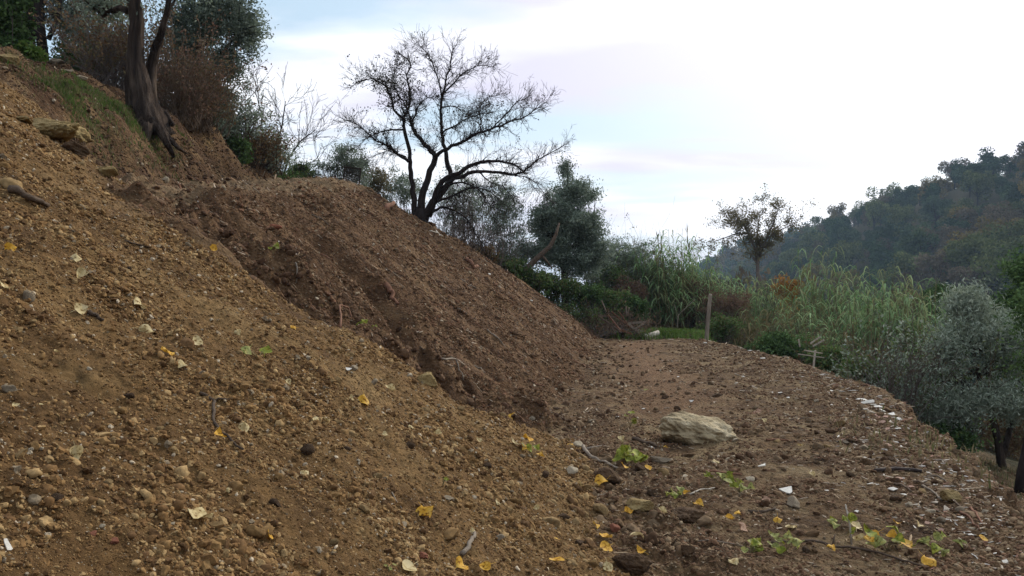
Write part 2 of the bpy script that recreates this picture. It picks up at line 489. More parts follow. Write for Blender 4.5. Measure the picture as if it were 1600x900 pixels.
def build_ground():
    th = np.concatenate([np.linspace(-0.70, 0.70, 560), np.linspace(0.70, 2 * math.pi - 0.70, 70)[1:-1]])
    r = np.concatenate([np.geomspace(0.2, 1.2, 26)[:-1], np.geomspace(1.2, 32, 520)[:-1], np.geomspace(32, 2500, 110)])
    TH, R = np.meshgrid(th, r)
    X, Y = R * np.sin(TH), R * np.cos(TH)
    Z = np.empty_like(X); Wt = np.empty((4,) + X.shape)
    for i in range(0, len(r), 80):
        Z[i:i + 80], Wt[:, i:i + 80] = height(X[i:i + 80], Y[i:i + 80], True)
    nr, nt = X.shape
    V = np.stack([X, Y, Z], -1).reshape(-1, 3)
    i, j = np.meshgrid(np.arange(nr - 1), np.arange(nt), indexing='ij')
    j2 = (j + 1) % nt
    F = np.stack([i * nt + j, i * nt + j2, (i + 1) * nt + j2, (i + 1) * nt + j], -1).reshape(-1, 4)[:, ::-1]
    W = Wt.reshape(4, -1)
    x, y, rr = V[:, 0], V[:, 1], np.hypot(V[:, 0], V[:, 1])
    d = x - edge_x(y)
    far = np.clip(np.maximum(sstep(2.8, 4.0, d), sstep(26, 29, y)) * (x > -5) + sstep(2.5, 5, hill_foot(y) - x) * 0.8 + sstep(40, 60, rr), 0, 1)
    packed = W[0] * np.exp(-((x - 0.10 * y - 1.0) / 0.75) ** 2) * sstep(8.5, 12, y) * (1 - sstep(22, 25, y)) * 0.8
    # the broken rim of the terrace shows redder fill
    packed = np.maximum(packed, W[0] * np.exp(-((d - 0.45) / 0.5) ** 2) * (y < 26) * 0.75)
    track = sstep(-0.05, 0.25, x - hill_foot(y)) * (1 - sstep(-3.35, -2.95, x)) * sstep(7.5, 8.5, y) * (1 - sstep(20, 26, y)) * 0.55 * (W[2] + W[3])
    attrs = dict(ochre=W[1], bank=W[2], hill=W[3], packed=packed, far=far, track=track)
    zone = W[:, F].mean(2).argmax(0)
    names = ['ground', 'spoil_slope', 'cut_bank', 'hillside']
    labels = ['bare brown earth terrace and the lower ground round it', 'ochre gravelly spoil slope in the foreground', 'dark brown cut bank of dug earth behind the spoil slope', 'bare hillside rising above the track on the left']
    for k in range(4):
        f = F[zone == k]
        used, inv = np.unique(f, return_inverse=True)
        me = np_mesh(names[k], V[used], inv.reshape(-1, 4), EARTH, True, {a: v[used] for a, v in attrs.items()})
        o = link(names[k], me)
        tag(o, labels[k], kind='structure')
build_ground()

# ------------------------------------------------------------------ stones: shapes
def ico(sub):
    t = (1 + 5 ** 0.5) / 2
    v = [(-1, t, 0), (1, t, 0), (-1, -t, 0), (1, -t, 0), (0, -1, t), (0, 1, t), (0, -1, -t), (0, 1, -t), (t, 0, -1), (t, 0, 1), (-t, 0, -1), (-t, 0, 1)]
    f = [(0, 11, 5), (0, 5, 1), (0, 1, 7), (0, 7, 10), (0, 10, 11), (1, 5, 9), (5, 11, 4), (11, 10, 2), (10, 7, 6), (7, 1, 8), (3, 9, 4), (3, 4, 2), (3, 2, 6), (3, 6, 8), (3, 8, 9), (4, 9, 5), (2, 4, 11), (6, 2, 10), (8, 6, 7), (9, 8, 1)]
    v = [Vector(p).normalized() for p in v]
    for _ in range(sub):
        mid = {}; nf = []
        def m(a, b):
            k = (min(a, b), max(a, b))
            if k not in mid:
                mid[k] = len(v); v.append((v[a] + v[b]).normalized())
            return mid[k]
        for a, b, c in f:
            ab, bc, ca = m(a, b), m(b, c), m(c, a)
            nf += [(a, ab, ca), (b, bc, ab), (c, ca, bc), (ab, bc, ca)]
        f = nf
    return np.array([tuple(p) for p in v]), np.array(f)
def stone_shape(sub, rng, cuts=5, rough=0.12, flat=0.7):
    V, F = ico(sub)
    V = V.copy()
    for _ in range(cuts):                        # chip flat faces off the ball
        n = rng.normal(size=3); n /= np.linalg.norm(n)
        h = rng.uniform(0.55, 0.9)
        dd = V @ n
        V -= np.outer(np.maximum(dd - h, 0), n)
    V *= 1 + rough * rng.normal(size=(len(V), 1)) * 0.6
    V *= np.array([rng.uniform(0.8, 1.25), rng.uniform(0.7, 1.0), flat * rng.uniform(0.75, 1.1)])
    return V, F
def rand_rot(n, rng, tilt=1.0):
    q = rng.normal(size=(n, 4)); q[:, 1:3] *= tilt
    q /= np.linalg.norm(q, axis=1)[:, None]
    w, x, y, z = q.T
    return np.stack([np.stack([1 - 2 * (y * y + z * z), 2 * (x * y - z * w), 2 * (x * z + y * w)], -1),
                     np.stack([2 * (x * y + z * w), 1 - 2 * (x * x + z * z), 2 * (y * z - x * w)], -1),
                     np.stack([2 * (x * z - y * w), 2 * (y * z + x * w), 1 - 2 * (x * x + y * y)], -1)], 1)
def scatter_mesh(name, shapes, P, S, rng, cols, mat, tilt=1.0, smooth=False):
    """one mesh of many stones: shapes at points P with radii S and colours cols"""
    n = len(P)
    Rm = rand_rot(n, rng, tilt)
    pick = rng.integers(0, len(shapes), n)
    VV, FF, CC, off = [], [], [], 0
    for k, (V, F) in enumerate(shapes):
        i = np.nonzero(pick == k)[0]
        if not len(i): continue
        v = np.einsum('nij,vj->nvi', Rm[i], V) * S[i, None, None] + P[i, None, :]
        VV.append(v.reshape(-1, 3))
        FF.append((F[None] + (np.arange(len(i)) * len(V))[:, None, None] + off).reshape(-1, 3))
        CC.append(np.repeat(cols[i], len(V), 0))
        off += len(i) * len(V)
    return np_mesh(name, np.concatenate(VV), np.concatenate(FF), mat, smooth, {'tint': np.concatenate(CC)})
def clod_material():
    m, N, L = new_mat('clod')
    an = N.new('ShaderNodeAttribute'); an.attribute_type = 'INSTANCER'; an.attribute_name = 'tint'
    tcn = N.new('ShaderNodeTexCoord')
    nn = noise(N, L, tcn.outputs['Object'], 2.5, 4, 0.65)
    mr = N.new('ShaderNodeMapRange'); mr.inputs[1].default_value = 0.3; mr.inputs[2].default_value = 0.7; mr.inputs[3].default_value = 0.65; mr.inputs[4].default_value = 1.3
    L.new(nn, mr.inputs[0])
    hs = N.new('ShaderNodeHueSaturation'); L.new(an.outputs['Color'], hs.inputs['Color']); L.new(mr.outputs[0], hs.inputs['Value'])
    p = N.new('ShaderNodeBsdfPrincipled'); L.new(hs.outputs[0], p.inputs['Base Color']); p.inputs['Roughness'].default_value = 0.95; p.inputs['Specular IOR Level'].default_value = 0.1
    o = N.new('ShaderNodeOutputMaterial'); L.new(p.outputs[0], o.inputs[0])
    return m
CLOD = clod_material()
def clod_scatter_nodes(coll):
    ng = bpy.data.node_groups.new('clod_scatter', 'GeometryNodeTree')
    ng.interface.new_socket('Geometry', in_out='INPUT', socket_type='NodeSocketGeometry')
    ng.interface.new_socket('Geometry', in_out='OUTPUT', socket_type='NodeSocketGeometry')
    N, L = ng.nodes, ng.links
    gi, go = N.new('NodeGroupInput'), N.new('NodeGroupOutput')
    ci = N.new('GeometryNodeCollectionInfo'); ci.inputs['Collection'].default_value = coll
    ci.inputs['Separate Children'].default_value = True; ci.inputs['Reset Children'].default_value = True
    ip = N.new('GeometryNodeInstanceOnPoints'); ip.inputs['Pick Instance'].default_value = True
    def at_(n, t):
        a = N.new('GeometryNodeInputNamedAttribute'); a.data_type = t; a.inputs['Name'].default_value = n
        return a.outputs[0]
    L.new(gi.outputs[0], ip.inputs['Points']); L.new(ci.outputs[0], ip.inputs['Instance'])
    L.new(at_('pick', 'INT'), ip.inputs['Instance Index']); L.new(at_('turn', 'FLOAT_VECTOR'), ip.inputs['Rotation']); L.new(at_('size', 'FLOAT_VECTOR'), ip.inputs['Scale'])
    L.new(ip.outputs[0], go.inputs[0])
    return ng

def polar_points(n, rng, r0, r1, t0=-0.62, t1=0.62):
    r = np.exp(rng.uniform(math.log(r0), math.log(r1), n))
    t = rng.uniform(t0, t1, n)
    return r * np.sin(t), r * np.cos(t), r
def gravel():
    rng = np.random.default_rng(7)
    coll = bpy.data.collections.new('clod_shapes')
    NS = 14
    for k in range(NS):
        V, F = stone_shape(1, rng, 8, 0.26, 0.72)
        coll.objects.link(bpy.data.objects.new('clod_shape', np_mesh('clod_shape', V, F, CLOD, k % 4 == 0)))
    ng = clod_scatter_nodes(coll)
    for name, want, cat, zi, n, r0, r1, k0, ex, t0, t1 in (
            ('gravel', 'ochre clods and grit covering the near spoil slope', 'gravel', 1, 290000, 1.3, 12, 0.00108, 0.42, -0.64, 0.25),
            ('loose_earth', 'small clods and grit strewn over the terrace', 'earth', 0, 135000, 3.0, 28, 0.00105, 0.46, -0.02, 0.62),
            ('loose_earth', 'dark crumbs of earth lying on the cut bank', 'earth', 2, 190000, 6.0, 27, 0.00085, 0.40, -0.46, 0.12),
            ('loose_earth', 'crumbs of earth on the hillside above the track', 'earth', 3, 60000, 6, 26, 0.0009, 0.45, -0.64, -0.2)):
        x, y, r = polar_points(n, rng, r0, r1, t0, t1)
        z, W = height(x, y, True)
        keep = (W.argmax(0) == zi) & (x - edge_x(y) < 3.0)
        if zi == 0:
            patch = np.clip(0.34 + 1.7 * fbm(x, y, 0.8, 3, 61), 0.10, 1) * (1 - 0.45 * sstep(12, 18, y)) * (1 - 0.9 * np.exp(-((x - 0.10 * y - 1.0) / 0.85) ** 2) * (y > 8.5))
            patch = np.maximum(patch, np.exp(-((x - edge_x(y) + 0.7) / 0.5) ** 2))
            patch = np.maximum(patch, np.exp(-((x - 0.95) / 0.5) ** 2) * (y < 9))
            keep &= rng.random(n) < patch
        if zi == 1:
            keep &= rng.random(n) < np.clip(0.75 + 1.3 * fbm(x, y, 1.1, 3, 62), 0.42, 1)
        if zi == 2:
            keep &= rng.random(n) < np.clip(0.62 + 1.1 * fbm(x * 0.5, y * 3, 0.8, 3, 63), 0.15, 1) * (1 - 0.85 * (x < -3.1) * (y > 8.5))
        x, y, z, r = x[keep], y[keep], z[keep], r[keep]
        n = len(x)
        S = np.minimum(k0 * np.maximum(r, 2.0) * (1 - rng.random(n)) ** (-ex), 0.0125 + 0.0011 * r)
        S *= np.clip(0.95 + 0.8 * fbm(x, y, 1.6, 3, 66), 0.65, 1.45)
        P = np.stack([x, y, z + S * rng.uniform(-0.5, 0.2, n)], 1)
        u = rng.random(n)
        pal = {1: [(0.228, 0.137, 0.057), (0.145, 0.081, 0.034), (0.295, 0.196, 0.091), (0.184, 0.105, 0.043), (0.094, 0.052, 0.023)],
               0: [(0.175, 0.115, 0.065), (0.126, 0.075, 0.042), (0.230, 0.163, 0.098), (0.148, 0.085, 0.050), (0.105, 0.060, 0.034)],
               2: [(0.152, 0.089, 0.049), (0.112, 0.063, 0.034), (0.215, 0.140, 0.080), (0.165, 0.088, 0.051), (0.132, 0.076, 0.041)],
               3: [(0.090, 0.052, 0.030), (0.060, 0.034, 0.020), (0.155, 0.105, 0.055), (0.10, 0.06, 0.035), (0.08, 0.05, 0.03)]}[zi]
        C = np.array(pal)[rng.integers(0, 5, n)] * rng.uniform(0.8, 1.2, (n, 1))
        pale = u > {1: 0.972, 0: 0.972, 2: 0.985, 3: 0.985}[zi]
        C[pale] = np.array([0.40, 0.33, 0.235]) * rng.uniform(0.7, 1.4, (pale.sum(), 1))
        S[pale] = np.minimum(S[pale], 0.003 * r[pale] + 0.002)
        grey = (u > 0.94) & ~pale
        C[grey] = np.array([0.24, 0.185, 0.12]) * rng.uniform(0.7, 1.2, (grey.sum(), 1))
        me = bpy.data.meshes.new(name)
        me.vertices.add(n); me.vertices.foreach_set('co', P.astype(np.float32).ravel())
        a = me.attributes.new('pick', 'INT', 'POINT'); a.data.foreach_set('value', rng.integers(0, NS, n).astype(np.int32))
        a = me.attributes.new('turn', 'FLOAT_VECTOR', 'POINT'); a.data.foreach_set('vector', (rng.uniform(-1, 1, (n, 3)) * np.array([0.9, 0.9, 3.14])).astype(np.float32).ravel())
        a = me.attributes.new('size', 'FLOAT_VECTOR', 'POINT'); a.data.foreach_set('vector', (S[:, None] * rng.uniform(0.75, 1.25, (n, 3))).astype(np.float32).ravel())
        a = me.attributes.new('tint', 'FLOAT_COLOR', 'POINT'); a.data.foreach_set('color', np.c_[C, np.ones(n)].astype(np.float32).ravel())
        me.materials.append(CLOD)
        o = link(name, me)
        md = o.modifiers.new('clods', 'NODES'); md.node_group = ng
        tag(o, want, cat, kind='stuff')
    # slivers of root, bark, straw and plaster strewn over bank and terrace
    def litter(label, n, t0, t1, r0, r1, zi, cols, along, rim=False):
        x, y, r = polar_points(n, rng, r0, r1, t0, t1)
        z, W = height(x, y, True)
        k = (W.argmax(0) == zi) & (x - edge_x(y) < 1.2)
        if rim: k &= (rng.random(n) < np.exp(-((x - edge_x(y) + 0.45) / 0.5) ** 2))
        x, y, z, r = x[k], y[k], z[k], r[k]; m = len(x)
        s = (0.004 + 0.0010 * r) * rng.uniform(0.6, 1.3, m)
        sz = np.stack([s * rng.uniform(1.5, along, m), s * rng.uniform(0.4, 0.8, m), s * 0.4], 1)
        tz = rng.normal(size=m) * (0.75 if zi == 2 else 1.5)
        tn = np.stack([rng.normal(size=m) * 0.2, (0.62 if zi == 2 else 0.0) + rng.normal(size=m) * 0.15, tz], 1)
        C = np.array(cols)[rng.integers(0, len(cols), m)] * rng.uniform(0.7, 1.25, (m, 1))
        me = bpy.data.meshes.new('litter')
        me.vertices.add(m); me.vertices.foreach_set('co', np.stack([x, y, z + s * 0.5 + 0.003], 1).astype(np.float32).ravel())
        a = me.attributes.new('pick', 'INT', 'POINT'); a.data.foreach_set('value', rng.integers(0, NS, m).astype(np.int32))
        a = me.attributes.new('turn', 'FLOAT_VECTOR', 'POINT'); a.data.foreach_set('vector', tn.astype(np.float32).ravel())
        a = me.attributes.new('size', 'FLOAT_VECTOR', 'POINT'); a.data.foreach_set('vector', sz.astype(np.float32).ravel())
        a = me.attributes.new('tint', 'FLOAT_COLOR', 'POINT'); a.data.foreach_set('color', np.c_[C, np.ones(m)].astype(np.float32).ravel())
        me.materials.append(CLOD)
        o = link('litter', me)
        md = o.modifiers.new('clods', 'NODES'); md.node_group = ng
        tag(o, label, 'litter', kind='stuff')
    litter('slivers of root and straw strewn down the cut bank', 5200, -0.46, 0.12, 7, 26, 2, [(0.30, 0.21, 0.13), (0.17, 0.085, 0.05), (0.05, 0.03, 0.02), (0.42, 0.33, 0.24), (0.22, 0.13, 0.08)], 4.5)
    litter('slivers of straw and bark strewn over the terrace', 2600, 0.0, 0.62, 4, 27, 0, [(0.30, 0.22, 0.14), (0.16, 0.09, 0.055), (0.05, 0.03, 0.02), (0.40, 0.33, 0.25)], 5)
    litter('small broken bits of plaster, straw and tile along the terrace rim', 4200, 0.30, 0.60, 4.6, 16, 0, [(0.55, 0.52, 0.47), (0.42, 0.36, 0.29), (0.28, 0.16, 0.115), (0.30, 0.23, 0.15)], 3, True)
    # larger rough lumps, heaped where spoil has rolled: foot of the apron, lip of the bank, rim, round the boulder
    coll2 = bpy.data.collections.new('lump_shapes')
    for k in range(10):
        V, F = stone_shape(2, rng, 10, 0.0, 0.75)
        V = V * (1 + 0.22 * fbm(V[:, 0] * 2 + k * 7, V[:, 1] * 2 + V[:, 2] * 3, 1.2, 3, 70 + k, 0.65))[:, None]
        coll2.objects.link(bpy.data.objects.new('lump_shape', np_mesh('lump_shape', V, F, CLOD, True)))
    ng2 = clod_scatter_nodes(coll2)
    q = []
    def line(x0, y0, x1, y1, n, w):
        t = rng.random(n)
        q.append(np.stack([x0 + (x1 - x0) * t + rng.normal(size=n) * w, y0 + (y1 - y0) * t + rng.normal(size=n) * w], 1))
    line(0.55, 3.6, 0.85, 7.6, 420, 0.22); line(0.2, 7.6, -3.2, 6.9, 300, 0.28); line(-0.4, 8.3, 0.9, 9.6, 120, 0.22); line(-3.0, 7.3, -0.6, 7.5, 260, 0.35)
    line(1.6, 4.4, 3.2, 5.6, 120, 0.5); line(3.2, 5.5, 4.6, 10.5, 200, 0.3); line(1.5, 8.2, 2.4, 8.6, 70, 0.3); line(1.2, 5.0, 3.4, 9.5, 220, 0.8); line(-1.5, 2.6, 0.3, 4.6, 110, 0.7); line(-3.5, 3.5, -1.0, 6.0, 90, 0.9)
    line(-3.4, 8.2, -5.4, 15.0, 120, 0.3); line(0.8, 9.5, 2.4, 22.0, 260, 0.4); line(2.0, 11.0, 4.8, 20.0, 200, 1.0)
    q = np.concatenate(q)
    n = len(q)
    r = np.hypot(q[:, 0], q[:, 1])
    z, W = height(q[:, 0], q[:, 1], True)
    S = np.minimum((0.009 + 0.0016 * r) * (1 - rng.random(n)) ** (-0.4), 0.05)
    zi = W.argmax(0)
    pal = np.array([[(0.120, 0.076, 0.042), (0.080, 0.046, 0.026), (0.150, 0.102, 0.060)], [(0.190, 0.115, 0.048), (0.110, 0.062, 0.028), (0.235, 0.158, 0.075)], [(0.095, 0.053, 0.031), (0.066, 0.036, 0.021), (0.125, 0.075, 0.044)], [(0.09, 0.05, 0.03), (0.07, 0.04, 0.024), (0.15, 0.1, 0.055)]])
    C = pal[zi, rng.integers(0, 3, n)] * rng.uniform(0.75, 1.2, (n, 1))
    me = bpy.data.meshes.new('clods')
    me.vertices.add(n); me.vertices.foreach_set('co', np.stack([q[:, 0], q[:, 1], z + S * rng.uniform(-0.35, 0.25, n)], 1).astype(np.float32).ravel())
    a = me.attributes.new('pick', 'INT', 'POINT'); a.data.foreach_set('value', rng.integers(0, 10, n).astype(np.int32))
    a = me.attributes.new('turn', 'FLOAT_VECTOR', 'POINT'); a.data.foreach_set('vector', (rng.uniform(-1, 1, (n, 3)) * np.array([0.9, 0.9, 3.14])).astype(np.float32).ravel())
    a = me.attributes.new('size', 'FLOAT_VECTOR', 'POINT'); a.data.foreach_set('vector', (S[:, None] * rng.uniform(0.7, 1.3, (n, 3))).astype(np.float32).ravel())
    a = me.attributes.new('tint', 'FLOAT_COLOR', 'POINT'); a.data.foreach_set('color', np.c_[C, np.ones(n)].astype(np.float32).ravel())
    me.materials.append(CLOD)
    o = link('clods', me)
    md = o.modifiers.new('clods', 'NODES'); md.node_group = ng2
    tag(o, 'rough lumps of earth heaped along the foot of the slopes', 'earth', kind='stuff')
gravel()
# ------------------------------------------------------------------ plant materials
BARK = earthy('bark', [(0.014, 0.010, 0.009), (0.066, 0.047, 0.037), (0.150, 0.112, 0.086)], 7, 1.0, 16, stretch=(1, 1, 0.16), bdist=0.16)
DARKBARK = earthy('dark_bark', [(0.012, 0.009, 0.009), (0.038, 0.028, 0.025)], 14, 0.8, 40, stretch=(1, 1, 0.4))
TWIG = earthy('dry_twig', [(0.075, 0.052, 0.036), (0.185, 0.135, 0.095)], 8, 0.3, 40, island=0.3)
GREYTWIG = earthy('grey_twig', [(0.075, 0.060, 0.053), (0.165, 0.138, 0.122)], 8, 0.3, 40, island=0.3)
WOOD = earthy('weathered_wood', [(0.13, 0.105, 0.082), (0.27, 0.225, 0.175)], 12, 0.5, 60, stretch=(1, 1, 0.15))
PALEWOOD = earthy('pale_wood', [(0.34, 0.30, 0.24), (0.58, 0.53, 0.45)], 10, 0.4, 50)
OLIVE = leafy('olive_leaves', [(0.103, 0.136, 0.096), (0.188, 0.234, 0.176), (0.298, 0.348, 0.288)], 0.4, 1.3)
SILVER = leafy('silver_leaves', [(0.161, 0.201, 0.142), (0.269, 0.320, 0.242), (0.416, 0.465, 0.377)], 0.25, 1.3)
EVERGREEN = leafy('evergreen_leaves', [(0.035, 0.064, 0.023), (0.073, 0.123, 0.045), (0.119, 0.189, 0.071)], 0.2, 1.6)
BRAMBLE = leafy('bramble_leaves', [(0.045, 0.078, 0.026), (0.088, 0.147, 0.047), (0.144, 0.211, 0.079), (0.150, 0.115, 0.056)], 0.25, 1.6)
RUSSET = leafy('russet_leaves', [(0.106, 0.062, 0.037), (0.181, 0.119, 0.068), (0.138, 0.125, 0.062)], 0.25, 1.6)
PLUM = leafy('dull_red_brown_leaves', [(0.110, 0.065, 0.050), (0.188, 0.115, 0.083), (0.144, 0.119, 0.073)], 0.25, 1.6)
ORANGE = leafy('orange_leaves', [(0.250, 0.106, 0.022), (0.375, 0.169, 0.035), (0.188, 0.112, 0.037)], 0.3, 1.6)
LASTLEAF = leafy('last_leaves', [(0.020, 0.018, 0.014), (0.045, 0.038, 0.026), (0.055, 0.055, 0.028)], 0.25)
PALELEAF = leafy('pale_autumn_leaves', [(0.120, 0.112, 0.062), (0.200, 0.180, 0.105), (0.150, 0.115, 0.066)], 0.35, 1.6)
GRASS = leafy('grass', [(0.055, 0.105, 0.024), (0.095, 0.165, 0.038), (0.150, 0.190, 0.062)], 0.3, 0.8)
DRYGRASS = leafy('dry_grass', [(0.13, 0.115, 0.06), (0.22, 0.185, 0.10), (0.07, 0.09, 0.035)], 0.3, 0.8)
REED = leafy('reed_leaves', [(0.088, 0.161, 0.063), (0.163, 0.265, 0.111), (0.275, 0.385, 0.197), (0.275, 0.280, 0.131)], 0.3, 0.7)
DRYREED = leafy('dry_reed_leaves', [(0.175, 0.138, 0.069), (0.250, 0.200, 0.106), (0.125, 0.144, 0.069)], 0.3, 0.7)
CANE = earthy('cane', [(0.10, 0.085, 0.045), (0.19, 0.165, 0.09)], 5, 0.2, 30, island=0.3)

# ------------------------------------------------------------------ leaf and twig builders
def leaf_quads(P, rng, L, W, up=0.0):
    n = len(P)
    d = rng.normal(size=(n, 3)); d[:, 2] += up
    d /= np.linalg.norm(d, axis=1)[:, None]
    s = np.cross(d, rng.normal(size=(n, 3))); s /= np.linalg.norm(s, axis=1)[:, None] + 1e-9
    l = L * rng.uniform(0.6, 1.3, (n, 1)); w = W * rng.uniform(0.7, 1.3, (n, 1))
    V = np.stack([P - d * l * 0.5, P + s * w * 0.5 - d * l * 0.08, P + d * l * 0.5, P - s * w * 0.5 - d * l * 0.08], 1).reshape(-1, 3)
    return V, np.arange(n * 4).reshape(-1, 4)
def clumps(rng, c, rad, k, shell=0.45):
    """clump centres inside an uneven ellipsoid"""
    d = rng.normal(size=(k, 3)); d /= np.linalg.norm(d, axis=1)[:, None]
    q = (rng.random((k, 1))) ** shell
    wob = 1 + 0.28 * np.sin(d[:, :1] * 5 + c[0] * 3) * np.cos(d[:, 2:] * 4 + c[1])
    return np.asarray(c)[None] + d * q * wob * np.asarray(rad)[None]
def clump_leaves(rng, C, per, cr):
    n = len(C)
    cnt = rng.poisson(per, n)
    rr = cr * rng.uniform(0.6, 1.4, n)
    idx = np.repeat(np.arange(n), cnt)
    d = rng.normal(size=(len(idx), 3))
    return C[idx] + d * rr[idx, None] * np.array([0.55, 0.55, 0.42])
def vrand(rng): return Vector(rng.normal(size=3).tolist())
def grow(mb, p, d, L, r, lev, rng, tips, up=0.10, wob=0.28, kids=(4, 5), minr=0.0022, spread=0.9, seg=5):
    p = Vector(p); d = Vector(d).normalized()
    pts, rad, dirs = [p.copy()], [r], [d.copy()]
    for i in range(seg):
        d = (d + vrand(rng) * wob * 0.5 + Vector((0, 0, up))).normalized()
        p = p + d * (L / seg)
        pts.append(p.copy()); rad.append(max(minr, r * (1 - 0.8 * (i + 1) / seg))); dirs.append(d.copy())
    mb.tube(pts, rad, 6 if r > 0.03 else (4 if r > 0.009 else 3), cap=False)
    if lev > 0:
        for _ in range(int(rng.integers(kids[0], kids[1] + 1))):
            i = int(rng.integers(1, seg + 1))
            dd = (dirs[i] + vrand(rng) * spread * 0.55).normalized()
            grow(mb, pts[i], dd, L * rng.uniform(0.4, 0.75), max(minr, rad[i] * 0.65), lev - 1, rng, tips, up, wob, kids, minr, spread, max(3, seg - 1))
    else:
        tips.append(pts[-1])
    if lev == 0 and len(pts) > 3: tips.append(pts[-2])
def curve_to(a, b, rng, bend=0.15, n=4):
    a, b = Vector(a), Vector(b)
    L = (b - a).length
    o = vrand(rng) * L * bend * 0.5 + Vector((0, 0, -L * bend * 0.4))
    return [a.lerp(b, t) + o * (4 * t * (1 - t)) for t in [i / n for i in range(n + 1)]]

def leafed(name, label, cat, base, trunks, blobs, leafmat, barkmat, L, W, rng, group=None, limb_r=0.03, limbs=0.35, cr=0.22, parts=('trunk', 'crown'), ridges=None, sides=8, up=0.0):
    """trunks: [(points, radii)] in world space; blobs: [(centre, radii, clumps, leaves per clump)]"""
    root = empty(name, base)
    B = Vector(base)
    mb = MB()
    joints = []
    for pts, rad in trunks:
        mb.tube([Vector(p) - B for p in pts], rad, sides, ridges=ridges)
        joints += [Vector(p) - B for p in pts[len(pts) // 2:]]
    VV, FF, off = [], [], 0
    for c, rad, k, per in blobs:
        c = Vector(c) - B
        k = int(k * 2.2); per = per * 0.58
        C = clumps(rng, tuple(c), rad, k, 0.6)
        for q in C[: int(k * limbs * 0.5)]:
            qv = Vector(q.tolist())
            j = min(joints, key=lambda t: (t - qv).length + (0.6 if t.z > qv.z else 0))
            pts = curve_to(j, qv, rng)
            mb.tube(pts, [limb_r * (1 - 0.85 * i / 4) for i in range(5)], 4, cap=False)
        V, F = leaf_quads(clump_leaves(rng, C, per * 1.15, cr * 1.15), rng, L * 1.35, W * 1.7, up)
        VV.append(V); FF.append(F + off); off += len(V)
    mb.build(parts[0], barkmat, root, True)
    link(parts[1], np_mesh(parts[1], np.concatenate(VV), np.concatenate(FF), leafmat), root)
    return tag(root, label, cat, group)
def shrub(name, label, px, py, Y, rx, rz, mat, rng, k=60, per=45, L=0.07, W=0.025, bark=GREYTWIG, twigs=24, cat='shrub', group=None, cr=0.16, ry=None, up=0.0):
    base = stand(px, Y)
    c = at(px, py, Y)
    root = empty(name, base)
    lc = c - base
    mb = MB()
    k = int(k * 1.5)
    C = clumps(rng, tuple(lc), (rx * 1.1, (ry or rx) * 1.1, rz * 1.1), k)
    low = slice(int(k * 0.7), k)
    C[low, 2] = C[low, 2] * rng.random(k - int(k * 0.7))
    C[:, 2] = np.maximum(C[:, 2], 0.04)
    for q in C[:twigs]:
        s = Vector((rng.normal() * rx * 0.25, rng.normal() * rx * 0.25, 0))
        tips = []
        pts = curve_to(s, q.tolist(), rng, 0.2)
        mb.tube(pts, [0.013, 0.011, 0.008, 0.006, 0.003], 3, cap=False)
        grow(mb, pts[2], (pts[4] - pts[2]), (pts[4] - pts[2]).length * 1.1 + 0.08, 0.005, 1, rng, tips, kids=(2, 3))
    mb.build('stem', bark, root)
    if per:
        V, F = leaf_quads(clump_leaves(rng, C, per, cr * 1.1), rng, L * 1.35, W * 1.6, up)
        link('foliage', np_mesh('foliage', V, F, mat), root)
    return tag(root, label, cat, group)
def brush(name, label, px, Y, h, w, rng, n=60, mat=TWIG, lev=1, lean=(0, 0), group=None, leaf=None, nleaf=0, cat='brush'):
    """a thicket of thin dry stems"""
    base = stand(px, Y)
    root = empty(name, base)
    mb = MB(); tips = []
    for _ in range(n):
        s = Vector((rng.normal() * w * 0.45, rng.normal() * w * 0.45, -0.03))
        d = Vector((rng.normal() * 0.35 + lean[0], rng.normal() * 0.35 + lean[1], 1))
        grow(mb, s, d, h * rng.uniform(0.5, 1.1), 0.010, lev, rng, tips, up=0.02, wob=0.25, kids=(4, 6), minr=0.0042, spread=0.8)
    mb.build('stem', mat, root)
    if leaf:
        T = np.array([tuple(t) for t in tips])
        P = T[rng.integers(0, len(T), nleaf)] + rng.normal(size=(nleaf, 3)) * 0.06
        V, F = leaf_quads(P, rng, 0.07, 0.035)
        link('foliage', np_mesh('foliage', V, F, leaf), root)
    return tag(root, label, cat, group)

